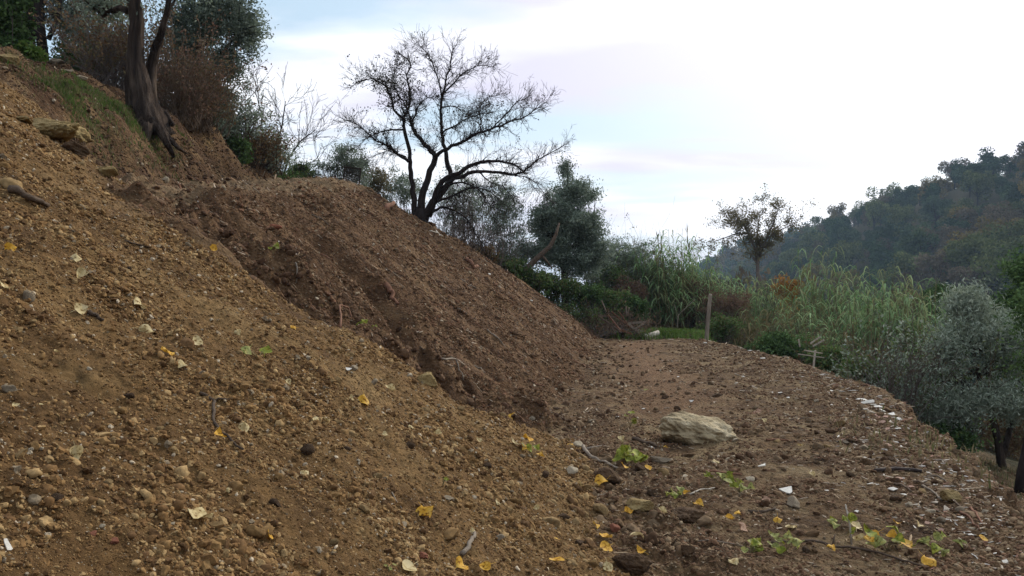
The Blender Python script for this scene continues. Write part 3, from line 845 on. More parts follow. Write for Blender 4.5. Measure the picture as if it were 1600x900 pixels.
# ------------------------------------------------------------------ the bare tree on the crest
def bare_crest_tree():
    rng = np.random.default_rng(21)
    Y0 = 20.3
    base = stand(656, Y0, 0.0)
    dz = base.z - at(656, 348, Y0).z
    root = empty('bare_tree', base)
    def P(px, py, dy, k):                               # k: how far along the limb
        p = at(px, py, Y0 + dy * k) - base
        p.z += dz * (1 - min(1.0, (348 - py) / 200))
        return p
    limbs = [   # (start radius, end radius, depth reached, [pixels])
        (0.115, 0.016, 0.3, [(647, 352), (647, 318), (643, 285), (640, 258), (639, 236), (632, 205), (630, 186), (639, 170), (640, 144), (636, 118), (642, 98), (624, 83)]),
        (0.050, 0.012, -0.7, [(630, 188), (616, 173), (611, 150), (598, 132), (581, 124), (558, 128)]),
        (0.055, 0.010, -0.5, [(638, 257), (621, 245), (607, 232), (587, 223), (575, 210), (558, 197), (536, 188)]),
        (0.034, 0.008, 0.7, [(631, 204), (601, 207), (578, 216), (560, 232)]),
        (0.030, 0.008, 0.8, [(634, 250), (616, 242), (601, 241), (583, 250)]),
        (0.150, 0.050, 0.5, [(655, 352), (660, 318), (668, 285), (679, 251), (673, 239), (659, 222), (647, 207), (641, 190)]),
        (0.040, 0.010, 0.5, [(642, 193), (652, 172), (661, 158), (679, 150)]),
        (0.040, 0.010, -0.6, [(641, 190), (634, 165), (622, 148), (615, 128), (618, 108)]),
        (0.075, 0.012, -0.9, [(679, 251), (691, 239), (714, 229), (731, 219), (749, 210), (766, 205), (789, 196), (812, 187), (832, 176), (845, 168)]),
        (0.030, 0.008, 0.6, [(749, 210), (751, 190), (751, 167), (760, 155), (780, 147)]),
        (0.026, 0.008, 0.3, [(770, 204), (792, 178), (806, 160), (826, 152)]),
        (0.140, 0.014, 0.6, [(663, 352), (676, 323), (691, 308), (704, 282), (699, 254), (694, 228), (689, 202), (689, 164), (692, 147), (699, 118), (704, 98), (708, 76)]),
        (0.034, 0.008, -0.6, [(690, 152), (683, 118), (673, 92), (662, 76), (644, 66)]),
        (0.036, 0.008, -0.4, [(692, 150), (711, 127), (731, 109), (754, 102), (770, 104)]),
        (0.036, 0.008, -0.8, [(690, 210), (714, 197), (731, 186), (746, 182), (770, 176)]),
        (0.026, 0.007, 0.9, [(689, 168), (712, 168), (728, 180), (741, 178)]),
        (0.120, 0.022, -1.0, [(670, 345), (690, 290), (716, 276), (741, 261), (772, 256), (800, 262), (822, 276)]),
        (0.100, 0.009, 0.4, [(676, 325), (703, 290), (724, 279), (747, 273), (782, 275), (804, 279), (822, 270), (841, 254), (860, 242), (882, 230)]),
        (0.050, 0.010, -0.9, [(683, 322), (697, 317), (719, 307), (738, 300), (760, 303), (779, 318)]),
        (0.060, 0.010, 0.8, [(670, 340), (690, 332), (710, 337), (729, 351), (741, 373), (755, 390)]),
        (0.040, 0.008, -0.5, [(700, 296), (720, 291), (745, 300), (762, 322), (771, 345)]),
        (0.026, 0.007, 1.0, [(747, 273), (765, 290), (785, 296), (800, 312)]),
        (0.022, 0.006, -0.7, [(804, 279), (826, 284), (842, 296), (850, 310)]),
    ]
    tips = []
    tb, tw = MB(), MB()
    for li, (r0, r1, dep, px) in enumerate(limbs):
        n = len(px)
        pts = [P(a, b, dep, i / (n - 1)) for i, (a, b) in enumerate(px)]
        # smooth the limb
        fine = []
        for i in range(n - 1):
            p0, p1, p2, p3 = pts[max(i - 1, 0)], pts[i], pts[i + 1], pts[min(i + 2, n - 1)]
            for q in range(3):
                t = q / 3
                fine.append(0.5 * ((2 * p1) + (p2 - p0) * t + (2 * p0 - 5 * p1 + 4 * p2 - p3) * t * t + (3 * p1 - p0 - 3 * p2 + p3) * t ** 3) + vrand(rng) * 0.012)
        fine.append(pts[-1])
        m = len(fine)
        rad = [0.76 * (r0 + (r1 - r0) * (i / (m - 1)) ** 0.6) for i in range(m)]
        tb.tube(fine, rad, 8 if r0 > 0.06 else 6, jitter=0.18, rng=rng)
        droop = px[-1][1] > px[0][1] - 25 and px[0][1] > 240
        big = r0 > 0.09
        for i in range(int(m * (0.45 if big else 0.2)), m):
            for _ in range(5 if not big else 4):
                dd = (fine[min(i + 1, m - 1)] - fine[max(i - 1, 0)]).normalized()
                dd = (dd * 0.9 + vrand(rng) * 0.75 + Vector((0, 0, -0.30 if droop and rng.random() < 0.6 else 0.12))).normalized()
                lev = 2 if rng.random() < 0.42 else 1
                grow(tw, fine[i], dd, rng.uniform(0.16, 0.46), min(rad[i] * 0.5, 0.011), lev, rng, tips, up=-0.03 if droop else 0.03, kids=(3, 4), minr=0.0028, wob=0.34)
    # broken stub and flare where the stems meet the ground
    tb.tube([Vector((0.02, 0, -0.35)), Vector((0.0, 0, 0.02)), Vector((0.02, 0, 0.22))], [0.24, 0.18, 0.10], 9, jitter=0.25, rng=rng)
    tb.build('trunk', DARKBARK, root, True)
    tw.build('twigs', DARKBARK, root)
    T = np.array([tuple(t) for t in tips])
    # a few dead leaves still hang in the crown, most of them upper left
    wx = np.exp(-((T[:, 0] + 0.75) / 0.75) ** 2 - ((T[:, 2] - 3.0) / 0.9) ** 2) + 0.35 * np.exp(-((T[:, 0] - 1.9) / 0.8) ** 2 - ((T[:, 2] - 2.4) / 0.6) ** 2) + 0.02
    seeds = rng.choice(len(T), 480, p=wx / wx.sum())
    Pn = np.repeat(T[seeds], 6, 0) + rng.normal(size=(480 * 6, 3)) * 0.05
    V, F = leaf_quads(Pn, rng, 0.055, 0.030)
    link('dead_leaves', np_mesh('dead_leaves', V, F, LASTLEAF), root)
    tag(root, 'large bare tree with several dark stems spreading above the crest of the cut bank', 'tree')
bare_crest_tree()

# ------------------------------------------------------------------ other bare trees
def bare_tree(name, label, px, py, Y, stems, rng, group=None, mat=DARKBARK, leaf=None, nleaf=0, lev=2, lsize=(0.06, 0.03), kid=(3, 5)):
    base = stand(px, Y)
    root = empty(name, base)
    tb, tw, tips = MB(), MB(), []
    for r0, pts in stems:
        P = [at(a, b, Y + dy) - base for a, b, dy in pts]
        if P[0].z < 0.6 or (r0, pts) == stems[0]: P[0].z = min(P[0].z, 0) - 0.05
        m = len(P)
        rad = [r0 * (1 - 0.75 * i / (m - 1)) for i in range(m)]
        tb.tube(P, rad, 6)
        for i in range(1, m):
            for _ in range(5):
                t = rng.random(); q = P[i - 1].lerp(P[i], t)
                if (q.z < 0.25): continue
                dd = ((P[i] - P[i - 1]).normalized() * 0.8 + vrand(rng) * 0.5 + Vector((0, 0, 0.15))).normalized()
                grow(tw, q, dd, rng.uniform(0.4, 0.9), max(rad[i] * 0.55, 0.009), lev, rng, tips, up=0.08, kids=kid, minr=0.0046)
    tb.build('trunk', mat, root, True)
    tw.build('twigs', mat, root)
    if leaf:
        T = np.array([tuple(t) for t in tips])
        Pn = T[rng.integers(0, len(T), nleaf)] + rng.normal(size=(nleaf, 3)) * 0.10
        V, F = leaf_quads(Pn, rng, *lsize)
        link('foliage', np_mesh('foliage', V, F, leaf), root)
    return tag(root, label, 'tree', group)
R_ = np.random.default_rng
bare_tree('bare_tree', 'slender bare tree on the hill edge left of the large bare tree', 432, 275, 24, [
    (0.035, [(412, 268, 0), (411, 220, 0.1), (408, 175, 0.3), (398, 140, 0.4)]),
    (0.045, [(428, 278, 0), (430, 235, -0.1), (441, 195, -0.2), (446, 158, -0.2)]),
    (0.035, [(440, 280, 0), (452, 245, 0.3), (470, 220, 0.5), (490, 205, 0.7)]),
    (0.028, [(446, 284, 0), (462, 265, 0.2), (482, 255, 0.2), (498, 250, 0.2)])], R_(31))
bare_tree('sparse_tree', 'thin tree with a few pale leaves rising above the reeds', 1183, 420, 42, [
    (0.10, [(1183, 470, 0), (1184, 420, 0), (1182, 395, 0), (1170, 365, 0.3), (1158, 345, 0.5), (1135, 350, 0.8)]),
    (0.07, [(1183, 405, 0), (1195, 380, -0.3), (1208, 350, -0.6), (1215, 330, -0.6)]),
    (0.06, [(1182, 395, 0), (1184, 360, 0.4), (1188, 330, 0.6)]),
    (0.05, [(1170, 365, 0.3), (1150, 365, -0.4), (1115, 378, -0.5)]),
    (0.05, [(1200, 372, -0.3), (1222, 358, 0.3), (1240, 350, 0.6)])], R_(32), mat=GREYTWIG, leaf=PALELEAF, nleaf=8000, lsize=(0.10, 0.06), lev=2, kid=(4, 5))

# ------------------------------------------------------------------ trees and brush on the hill above the track
def hill_plants():
    rng = R_(41)
    h = hit(234, 196)
    Y0 = h.y
    def A(px, py, dy=0.0): return at(px, py, Y0 + dy)
    ridge = lambda k, i, n: 0.20 * math.sin(k * 2.1 + i * 0.5) + 0.14 * math.sin(k * 4.7 - i * 0.9)
    trunks = [
        ([A(238, 214), A(233, 196), A(222, 165), A(216, 132), A(212, 95), A(212, 60), A(214, 35), A(209, 0), A(203, -60), A(196, -120)],
         [0.28, 0.25, 0.19, 0.16, 0.12, 0.105, 0.10, 0.098, 0.09, 0.07]),
        ([A(236, 170, 0.15), A(234, 130, 0.2), A(238, 100, 0.2), A(244, 75, 0.15), A(252, 52, 0.0), A(262, 15, -0.1), A(268, -50, 0)],
         [0.10, 0.08, 0.065, 0.06, 0.05, 0.04, 0.03]),
        ([A(203, 18, 0.1), A(187, 12, 0.3), A(170, 18, 0.5), A(162, 26, 0.6)], [0.05, 0.04, 0.03, 0.02]),
        ([A(240, 190, -0.15), A(252, 205, -0.25), A(262, 226, -0.3), A(272, 246, -0.2)], [0.10, 0.065, 0.04, 0.02]),
        ([A(246, 196, -0.1), A(262, 214, -0.2), A(280, 232, -0.2), A(292, 240, 0)], [0.065, 0.04, 0.025, 0.012]),
        ([A(230, 196, -0.3), A(229, 215, -0.4), A(228, 238, -0.5)], [0.09, 0.05, 0.02]),
        ([A(216, 188, -0.2), A(205, 200, -0.35), A(190, 206, -0.5)], [0.10, 0.06, 0.03]),
        ([A(247, 180, 0.1), A(258, 176, 0.2), A(270, 196, 0.1)], [0.07, 0.05, 0.03])]
    blobs = [(A(205, -110), (1.0, 1.0, 0.6), 60, 50), (A(262, -60), (0.8, 0.8, 0.6), 50, 50), (A(160, 5, 0.6), (0.45, 0.4, 0.25), 18, 40)]
    leafed('gnarled_tree', 'old gnarled tree with a thick fluted trunk and exposed roots on the cut hillside', 'tree', Vector(h), trunks, blobs, OLIVE, BARK, 0.055, 0.018, rng, ridges=ridge, sides=26)
    # olive to its right
    Y = Y0 + 5.2
    b = stand(298, Y)
    leafed('olive_tree', 'grey green olive crown hanging over the hillside right of the gnarled trunk', 'tree', b,
           [([stand(310, Y + 0.8), at(306, 130, Y + 0.4), at(312, 80, Y), at(330, 40, Y), at(335, 0, Y)], [0.07, 0.065, 0.06, 0.05, 0.03]), ([at(306, 120, Y + 0.3), at(345, 85, Y), at(375, 50, Y)], [0.06, 0.04, 0.02])],
           [(at(330, 20, Y), (0.95, 0.9, 0.85), 130, 75), (at(290, 60, Y), (0.65, 0.7, 0.75), 90, 70), (at(385, 40, Y), (0.42, 0.5, 0.62), 60, 55), (at(355, 100, Y), (0.42, 0.5, 0.4), 48, 50),
            (at(350, 150, Y + 0.4), (0.22, 0.3, 0.22), 16, 40), (at(300, 120, Y), (0.45, 0.5, 0.35), 40, 55), (at(320, -60, Y), (1.0, 1.0, 0.6), 60, 60)],
           OLIVE, DARKBARK, 0.06, 0.019, rng, limb_r=0.02, cr=0.16)
    # trunks at the top of the slope, left
    Y = 16.5
    b = stand(50, Y)
    leafed('dark_tree', 'dark tree with two upright trunks above the pale rocks in the top left', 'tree', b,
           [([b, at(47, 40, Y), at(45, 0, Y), at(42, -60, Y)], [0.09, 0.085, 0.08, 0.06]), ([b + Vector((0.2, 0.1, 0)), at(62, 40, Y), at(60, 0, Y), at(64, -60, Y)], [0.10, 0.095, 0.09, 0.07]),
            ([at(75, 62, Y), at(84, 45, Y), at(92, 20, Y), at(96, -20, Y)], [0.05, 0.045, 0.04, 0.03])],
           [(at(85, 15, Y + 0.5), (0.45, 0.5, 0.42), 42, 30), (at(55, -60, Y), (1.0, 1.0, 0.6), 70, 50), (at(30, 20, Y + 0.6), (0.3, 0.3, 0.5), 30, 40)],
           OLIVE, DARKBARK, 0.055, 0.018, rng, limb_r=0.015)
    Y = 17.5
    b = stand(125, Y)
    leafed('leaning_tree', 'brown stemmed tree between the twin trunks and the gnarled tree', 'tree', b,
           [([b, at(130, 60, Y), at(122, 20, Y), at(114, -30, Y)], [0.11, 0.10, 0.09, 0.07]), ([at(152, 105, Y), at(158, 50, Y), at(163, 15, Y), at(176, -30, Y)], [0.11, 0.10, 0.09, 0.07])],
           [(at(110, 40, Y), (0.4, 0.4, 0.35), 30, 45), (at(135, 10, Y + 0.4), (0.55, 0.5, 0.35), 34, 36), (at(180, 5, Y + 0.5), (0.5, 0.5, 0.35), 30, 34), (at(150, -60, Y), (1.1, 1, 0.5), 60, 45)],
           OLIVE, BARK, 0.055, 0.02, rng, limb_r=0.015)
    shrub('ivy_shrub', 'dense dark ivy mass at the top left edge', 8, 25, 13, 0.36, 0.75, EVERGREEN, rng, 110, 85, 0.045, 0.032, cr=0.12)
    shrub('leafy_shrub', 'bright green leafy weeds below the ivy', 45, 84, 12.6, 0.22, 0.10, GRASS, rng, 30, 40, 0.05, 0.03, twigs=6, cr=0.07)
    shrub('russet_shrub', 'russet brown shrub left of the gnarled trunk', 172, 62, 16.8, 0.42, 0.42, RUSSET, rng, 75, 55, 0.045, 0.022)
    shrub('dark_shrub', 'dark green shrub in the shade left of the russet shrub', 128, 100, 16.2, 0.40, 0.32, EVERGREEN, rng, 60, 60, 0.05, 0.025)
    brush('dry_brush', 'tan dry brush directly left of the gnarled trunk', 172, Y0 + 2.2, 1.35, 0.55, rng, 80, mat=GREYTWIG, leaf=RUSSET, nleaf=3500)
    shrub('olive_shrub', 'olive green shrub behind the dry brush left of the gnarled trunk', 150, 75, Y0 + 3.4, 0.55, 0.45, OLIVE, rng, 70, 45, 0.05, 0.02)
    brush('dry_brush', 'tan dry brush behind the gnarled trunk under the olive', 278, Y0 + 3.0, 1.35, 0.5, rng, 90, leaf=PLUM, nleaf=2500)
    brush('dry_brush', 'tan dry brush under the olive crown near the weathered post', 312, Y0 + 4.2, 1.2, 0.5, rng, 80, mat=TWIG, leaf=RUSSET, nleaf=2500)
    shrub('dark_shrub', 'dark shrub beneath the olive crown behind the dry brush', 290, 130, 18.8, 0.75, 0.55, RUSSET, rng, 90, 60, 0.05, 0.022)
    shrub('green_shrub', 'olive green shrub around the weathered post', 335, 175, 18.9, 0.42, 0.45, OLIVE, rng, 60, 55, 0.05, 0.02)
    shrub('dark_shrub', 'dark low shrub on the hill edge right of the weathered post', 372, 228, 19.3, 0.24, 0.16, EVERGREEN, rng, 40, 50, 0.05, 0.03, cr=0.1)
    for i, (px, Y, w, hh) in enumerate(((352, 19.6, 0.6, 0.9), (385, 20.6, 0.6, 0.85), (415, 22, 0.55, 0.7), (452, 23.4, 0.5, 0.45))):
        brush('feathery_brush', ['feathery grey brush beside the weathered post', 'feathery grey brush above the dark low shrub', 'feathery grey brush at the foot of the slender bare tree', 'low feathery brush where the hill edge meets the track'][i],
              px, Y, hh, w, rng, 60, mat=BARK, leaf=(OLIVE, RUSSET, OLIVE, BRAMBLE)[i], nleaf=4200, lean=(0.25, 0), group='feathery brush along the hill edge')
    shrub('dark_shrub', 'dark shrub at the end of the hill edge above the track', 470, 268, 24, 0.35, 0.18, BRAMBLE, rng, 40, 45, 0.05, 0.03)
    shrub('round_shrub', 'round grey green shrub behind the dark mesh panel', 545, 258, 23.5, 0.62, 0.48, OLIVE, rng, 90, 55, 0.05, 0.02, twigs=30)
    brush('bare_brush', 'bare dark brush left of the round shrub', 510, 22.8, 1.0, 0.4, rng, 26, mat=DARKBARK)
    shrub('pale_shrub', 'pale green shrub right of the round shrub', 588, 282, 24.5, 0.42, 0.35, PALELEAF, rng, 50, 40, 0.05, 0.022)
hill_plants()

# ------------------------------------------------------------------ thickets behind the large bare tree
def middle_plants():
    rng = R_(51)
    shrub('grey_shrub', 'grey green shrub seen between the stems of the large bare tree', 625, 295, 25.5, 0.75, 0.55, OLIVE, rng, 80, 45, 0.055, 0.02)
    shrub('grey_shrub', 'grey twiggy shrub right of the large bare tree', 720, 312, 26, 0.95, 0.95, OLIVE, rng, 120, 40, 0.055, 0.02, twigs=60)
    shrub('grey_shrub', 'tall olive grey shrub between the bare tree and the big olive', 785, 330, 27.5, 0.75, 1.05, OLIVE, rng, 120, 52, 0.055, 0.02, twigs=40)
    brush('bare_brush', 'dark bare brush under the drooping limbs of the large bare tree', 722, 23.8, 1.4, 0.9, rng, 46, mat=GREYTWIG)
    brush('bare_brush', 'dark bare brush left of the leaning dead branch', 770, 25, 1.5, 0.8, rng, 46, mat=GREYTWIG)
    Y = 28.5
    b = stand(885, Y)
    leafed('olive_tree', 'big olive tree with a full grey green crown behind the cut bank', 'tree', b,
           [([b, at(882, 420, Y), at(880, 380, Y), at(886, 340, Y), at(888, 300, Y), at(886, 262, Y)], [0.16, 0.13, 0.11, 0.08, 0.05, 0.02]),
            ([at(880, 400, Y), at(905, 375, Y + .2), at(925, 350, Y + .3)], [0.08, 0.06, 0.03]), ([at(882, 390, Y), at(862, 360, Y - .2), at(850, 335, Y - .3)], [0.08, 0.06, 0.03])],
           [(at(880, 350, Y), (1.05, 1.0, 1.15), 170, 85), (at(898, 300, Y), (0.62, 0.6, 0.55), 60, 65), (at(885, 266, Y), (0.24, 0.3, 0.40), 20, 45), (at(920, 355, Y), (0.60, 0.6, 0.65), 70, 60),
            (at(862, 395, Y), (0.75, 0.8, 0.50), 80, 75), (at(905, 410, Y), (0.75, 0.8, 0.55), 90, 75), (at(928, 305, Y), (0.25, 0.3, 0.16), 12, 40), (at(850, 345, Y), (0.55, 0.6, 0.75), 60, 60), (at(930, 390, Y), (0.55, 0.6, 0.6), 60, 60)],
           OLIVE, DARKBARK, 0.065, 0.021, rng, limb_r=0.022, cr=0.17)
    for i, (px, py, Y, rx, rz, mt) in enumerate(((742, 398, 24.6, 0.55, 0.22, RUSSET), (790, 418, 25.6, 0.6, 0.3, BRAMBLE), (832, 436, 26, 0.6, 0.28, BRAMBLE), (872, 447, 26.4, 0.6, 0.28, BRAMBLE),
                                                 (912, 458, 26.8, 0.65, 0.26, EVERGREEN), (955, 468, 27.4, 0.6, 0.26, BRAMBLE), (990, 480, 27.6, 0.4, 0.34, EVERGREEN))):
        shrub('bramble', ['russet bramble at the far end of the crest', 'low bramble left of the leaning dead branch', 'low bramble at the foot of the leaning dead branch', 'low bramble below the big olive',
                          'dark bramble right of the big olive', 'bramble hanging above the debris heap', 'dark bramble beside the white stakes'][i], px, py, Y, rx, rz, mt, rng, 70, 55, 0.06, 0.032, group='brambles along the far edge of the bank', cr=0.13, ry=0.5)
    shrub('grey_shrub', 'soft grey shrub filling the gap right of the big olive', 938, 428, 30.5, 0.60, 0.50, OLIVE, rng, 90, 50, 0.06, 0.022)
    shrub('grey_shrub', 'low grey shrub behind the leaning dead branch', 815, 395, 28.5, 0.85, 0.60, OLIVE, rng, 100, 50, 0.06, 0.022)
    # beyond the end of the terrace
    shrub('grey_shrub', 'pale grey green shrub right of the big olive', 985, 408, 31, 0.95, 0.80, OLIVE, rng, 120, 55, 0.065, 0.022, bark=GREYTWIG)
    shrub('grey_shrub', 'tall grey green shrub between the big olive and the pale grey shrub', 958, 405, 31.5, 0.60, 0.55, OLIVE, rng, 80, 50, 0.06, 0.022)
    shrub('green_shrub', 'green bush below the pale shrub right of the big olive', 962, 440, 30, 0.75, 0.55, BRAMBLE, rng, 80, 60, 0.06, 0.03)
    shrub('russet_shrub', 'red brown bush behind the debris heap', 985, 455, 29, 0.5, 0.38, PLUM, rng, 60, 55, 0.06, 0.03)
    shrub('grey_shrub', 'grey green bush left of the tall reeds', 1020, 440, 31, 0.75, 0.85, OLIVE, rng, 100, 55, 0.06, 0.022)
    brush('sapling', 'thin pale saplings standing over the pale grey shrub', 990, 31.5, 2.9, 0.9, rng, 16, mat=GREYTWIG, leaf=PALELEAF, nleaf=1500)
    shrub('plum_shrub', 'red brown thicket left of the fence post', 1082, 462, 30.5, 0.70, 0.62, PLUM, rng, 90, 55, 0.06, 0.025, twigs=40)
    shrub('plum_shrub', 'red brown thicket right of the fence post', 1138, 478, 29.5, 0.85, 0.50, PLUM, rng, 90, 50, 0.06, 0.025, twigs=40)
    shrub('green_shrub', 'low green bush behind the fence post', 1130, 506, 27.5, 0.55, 0.25, BRAMBLE, rng, 60, 50, 0.06, 0.03)
    shrub('orange_shrub', 'bright orange autumn shrub among the reeds', 1230, 456, 35, 0.42, 0.50, ORANGE, rng, 60, 55, 0.07, 0.035)
    shrub('dark_shrub', 'dark rounded bush at the right edge of the terrace', 1222, 541, 20.6, 0.62, 0.30, EVERGREEN, rng, 110, 60, 0.05, 0.026, cr=0.12, ry=0.45)
    shrub('bramble', 'bramble behind the broken white fence', 1300, 560, 18.6, 0.52, 0.24, BRAMBLE, rng, 80, 55, 0.05, 0.026, cr=0.12, group='brambles along the terrace rim')
    shrub('bramble', 'bramble right of the dark rounded bush under the white planks', 1262, 545, 21.5, 0.5, 0.25, BRAMBLE, rng, 70, 50, 0.05, 0.026, group='brambles along the terrace rim')
    shrub('bramble', 'dark bramble on the rim right of the broken white fence', 1352, 592, 15.6, 0.42, 0.30, BRAMBLE, rng, 80, 55, 0.05, 0.024, group='brambles along the terrace rim')
    brush('dry_brush', 'grey brush hanging over the terrace rim beside the bramble', 1395, 14.5, 1.3, 0.5, rng, 46, mat=GREYTWIG, leaf=OLIVE, nleaf=1500)
    brush('dry_brush', 'tangled dry brush under the silver olive', 1440, 15.5, 1.5, 0.7, rng, 60, mat=TWIG, leaf=BRAMBLE, nleaf=2600)
    brush('dry_brush', 'dry brush in front of the reeds on the lower slope', 1345, 19, 1.4, 0.9, rng, 60, mat=TWIG, leaf=RUSSET, nleaf=1800)
    shrub('dark_shrub', 'dark low growth left of the silver olive trunk', 1478, 682, 14.6, 0.42, 0.18, EVERGREEN, rng, 60, 55, 0.05, 0.022)
    shrub('green_shrub', 'grey green undergrowth left of the silver olive trunk', 1465, 640, 15.8, 0.55, 0.40, OLIVE, rng, 80, 50, 0.05, 0.02)
    shrub('russet_shrub', 'brown undergrowth behind the silver olive trunk', 1575, 640, 19.5, 1.0, 0.7, RUSSET, rng, 110, 55, 0.06, 0.024)
    shrub('russet_shrub', 'brown green undergrowth between reeds and silver olive', 1430, 560, 22, 0.9, 0.7, BRAMBLE, rng, 110, 55, 0.06, 0.024)
    shrub('pale_shrub', 'yellow green bush behind the reeds on the right', 1420, 478, 34, 1.0, 0.55, PALELEAF, rng, 100, 60, 0.07, 0.03)
    shrub('dark_shrub', 'dark evergreen bush left of the silver olive top', 1480, 470, 30, 0.8, 0.5, EVERGREEN, rng, 90, 70, 0.07, 0.03)
    # silver olive on the lower slope
    Y = 15
    b = stand(1566, Y)
    leafed('olive_tree', 'silver olive tree on the lower slope at the right', 'tree', b,
           [([b, at(1562, 705, Y), at(1552, 655, Y), at(1540, 615, Y), at(1528, 585, Y), at(1520, 545, Y)], [0.085, 0.068, 0.056, 0.045, 0.034, 0.025]),
            ([at(1566, 715, Y), at(1578, 670, Y + .2), at(1583, 640, Y + .3), at(1590, 600, Y + .4)], [0.06, 0.05, 0.04, 0.03]),
            ([at(1548, 640, Y), at(1530, 625, Y - .2), at(1510, 600, Y - .3)], [0.04, 0.03, 0.02])],
           [(at(1530, 515, Y), (0.78, 0.7, 0.62), 70, 66), (at(1510, 470, Y), (0.40, 0.5, 0.26), 34, 55), (at(1478, 560, Y), (0.48, 0.5, 0.55), 46, 55), (at(1496, 625, Y - .4), (0.58, 0.5, 0.44), 46, 52), (at(1585, 560, Y), (0.6, 0.6, 0.65), 48, 55), (at(1600, 640, Y), (0.4, 0.4, 0.3), 26, 50), (at(1465, 650, Y - .2), (0.30, 0.4, 0.26), 30, 50), (at(1560, 620, Y - .5), (0.40, 0.4, 0.30), 40, 50)],
           SILVER, BARK, 0.068, 0.0125, rng, limb_r=0.016, cr=0.17, up=0.5)
    Y = 16.5
    b = stand(1640, Y)
    leafed('dark_tree', 'dark green tree at the right edge of the picture beside the silver olive', 'tree', b,
           [([b, at(1625, 640, Y), at(1612, 560, Y), at(1605, 480, Y)], [0.13, 0.11, 0.09, 0.05])],
           [(at(1600, 490, Y), (0.55, 0.6, 0.7), 110, 80), (at(1585, 570, Y), (0.50, 0.6, 0.6), 80, 70), (at(1620, 420, Y), (0.5, 0.6, 0.4), 60, 70)],
           EVERGREEN, DARKBARK, 0.055, 0.022, rng, limb_r=0.016, cr=0.15)
    b = stand(1592, 12.2)
    leafed('dark_tree', 'dark trunk leaning at the right edge on the lower slope', 'tree', b,
           [([b, at(1596, 740, 12.2), at(1606, 690, 12.2), at(1620, 620, 12.2), at(1640, 540, 12.2)], [0.075, 0.068, 0.06, 0.05, 0.035])],
           [(at(1650, 480, 12.2), (0.5, 0.5, 0.5), 60, 60), (at(1632, 560, 12.4), (0.3, 0.3, 0.3), 24, 50)], EVERGREEN, DARKBARK, 0.05, 0.02, rng, limb_r=0.016)
middle_plants()

# ------------------------------------------------------------------ reeds
def reed_parts(rng, n, hmin, hmax, w, plume):
    mb, pl = MB(), []
    VV, k = [], 0
    for _ in range(n):
        s = Vector((rng.normal() * w * 0.5, rng.normal() * w * 0.5, -0.1))
        h = rng.uniform(hmin, hmax)
        ln = Vector((rng.normal() * 0.10, rng.normal() * 0.10, 1)).normalized()
        bend = Vector((rng.normal(), rng.normal(), 0)) * 0.06
        pts = [s + ln * (h * t) + bend * (h * t * t) for t in (0, 0.33, 0.66, 1.0)]
        mb.tube(pts, [0.013, 0.011, 0.009, 0.005], 4, cap=False)
        nl = int(h * rng.uniform(4.5, 6.5))
        for q in range(nl):
            t = 0.22 + 0.78 * (q + rng.random()) / nl
            p = s + ln * (h * t) + bend * (h * t * t)
            az = rng.uniform(0, 2 * math.pi)
            o = Vector((math.cos(az), math.sin(az), 0)); sd = Vector((-o.y, o.x, 0))
            L = rng.uniform(0.45, 0.80); W = rng.uniform(0.014, 0.026)
            rise = rng.uniform(0.25, 0.95)
            row = []
            for u, ww in ((0, 0.6), (0.35, 1.0), (0.7, 0.75), (1.0, 0.05)):
                c = p + o * (L * u * (1 - 0.15 * u)) + Vector((0, 0, L * (rise * u - 1.05 * u * u)))
                row.append((c + sd * (W * ww), c - sd * (W * ww)))
            VV.append(row)
        if plume and rng.random() < plume:
            tip = pts[-1]; pm = MB(); pl.append(pm)
            for _ in range(5):
                d = (ln + vrand(rng) * 0.16).normalized()
                pm.tube([tip, tip + d * 0.2, tip + d * rng.uniform(0.35, 0.5) + Vector((0.05, 0, 0))], [0.004, 0.011, 0.002], 3, cap=False)
    V = np.array([[tuple(a) for pr in r for a in pr] for r in VV]).reshape(-1, 3)
    q = np.array([[0, 1, 3, 2], [2, 3, 5, 4], [4, 5, 7, 6]])
    F = (q[None] + (np.arange(len(VV)) * 8)[:, None, None]).reshape(-1, 4)
    return mb, pl, V, F
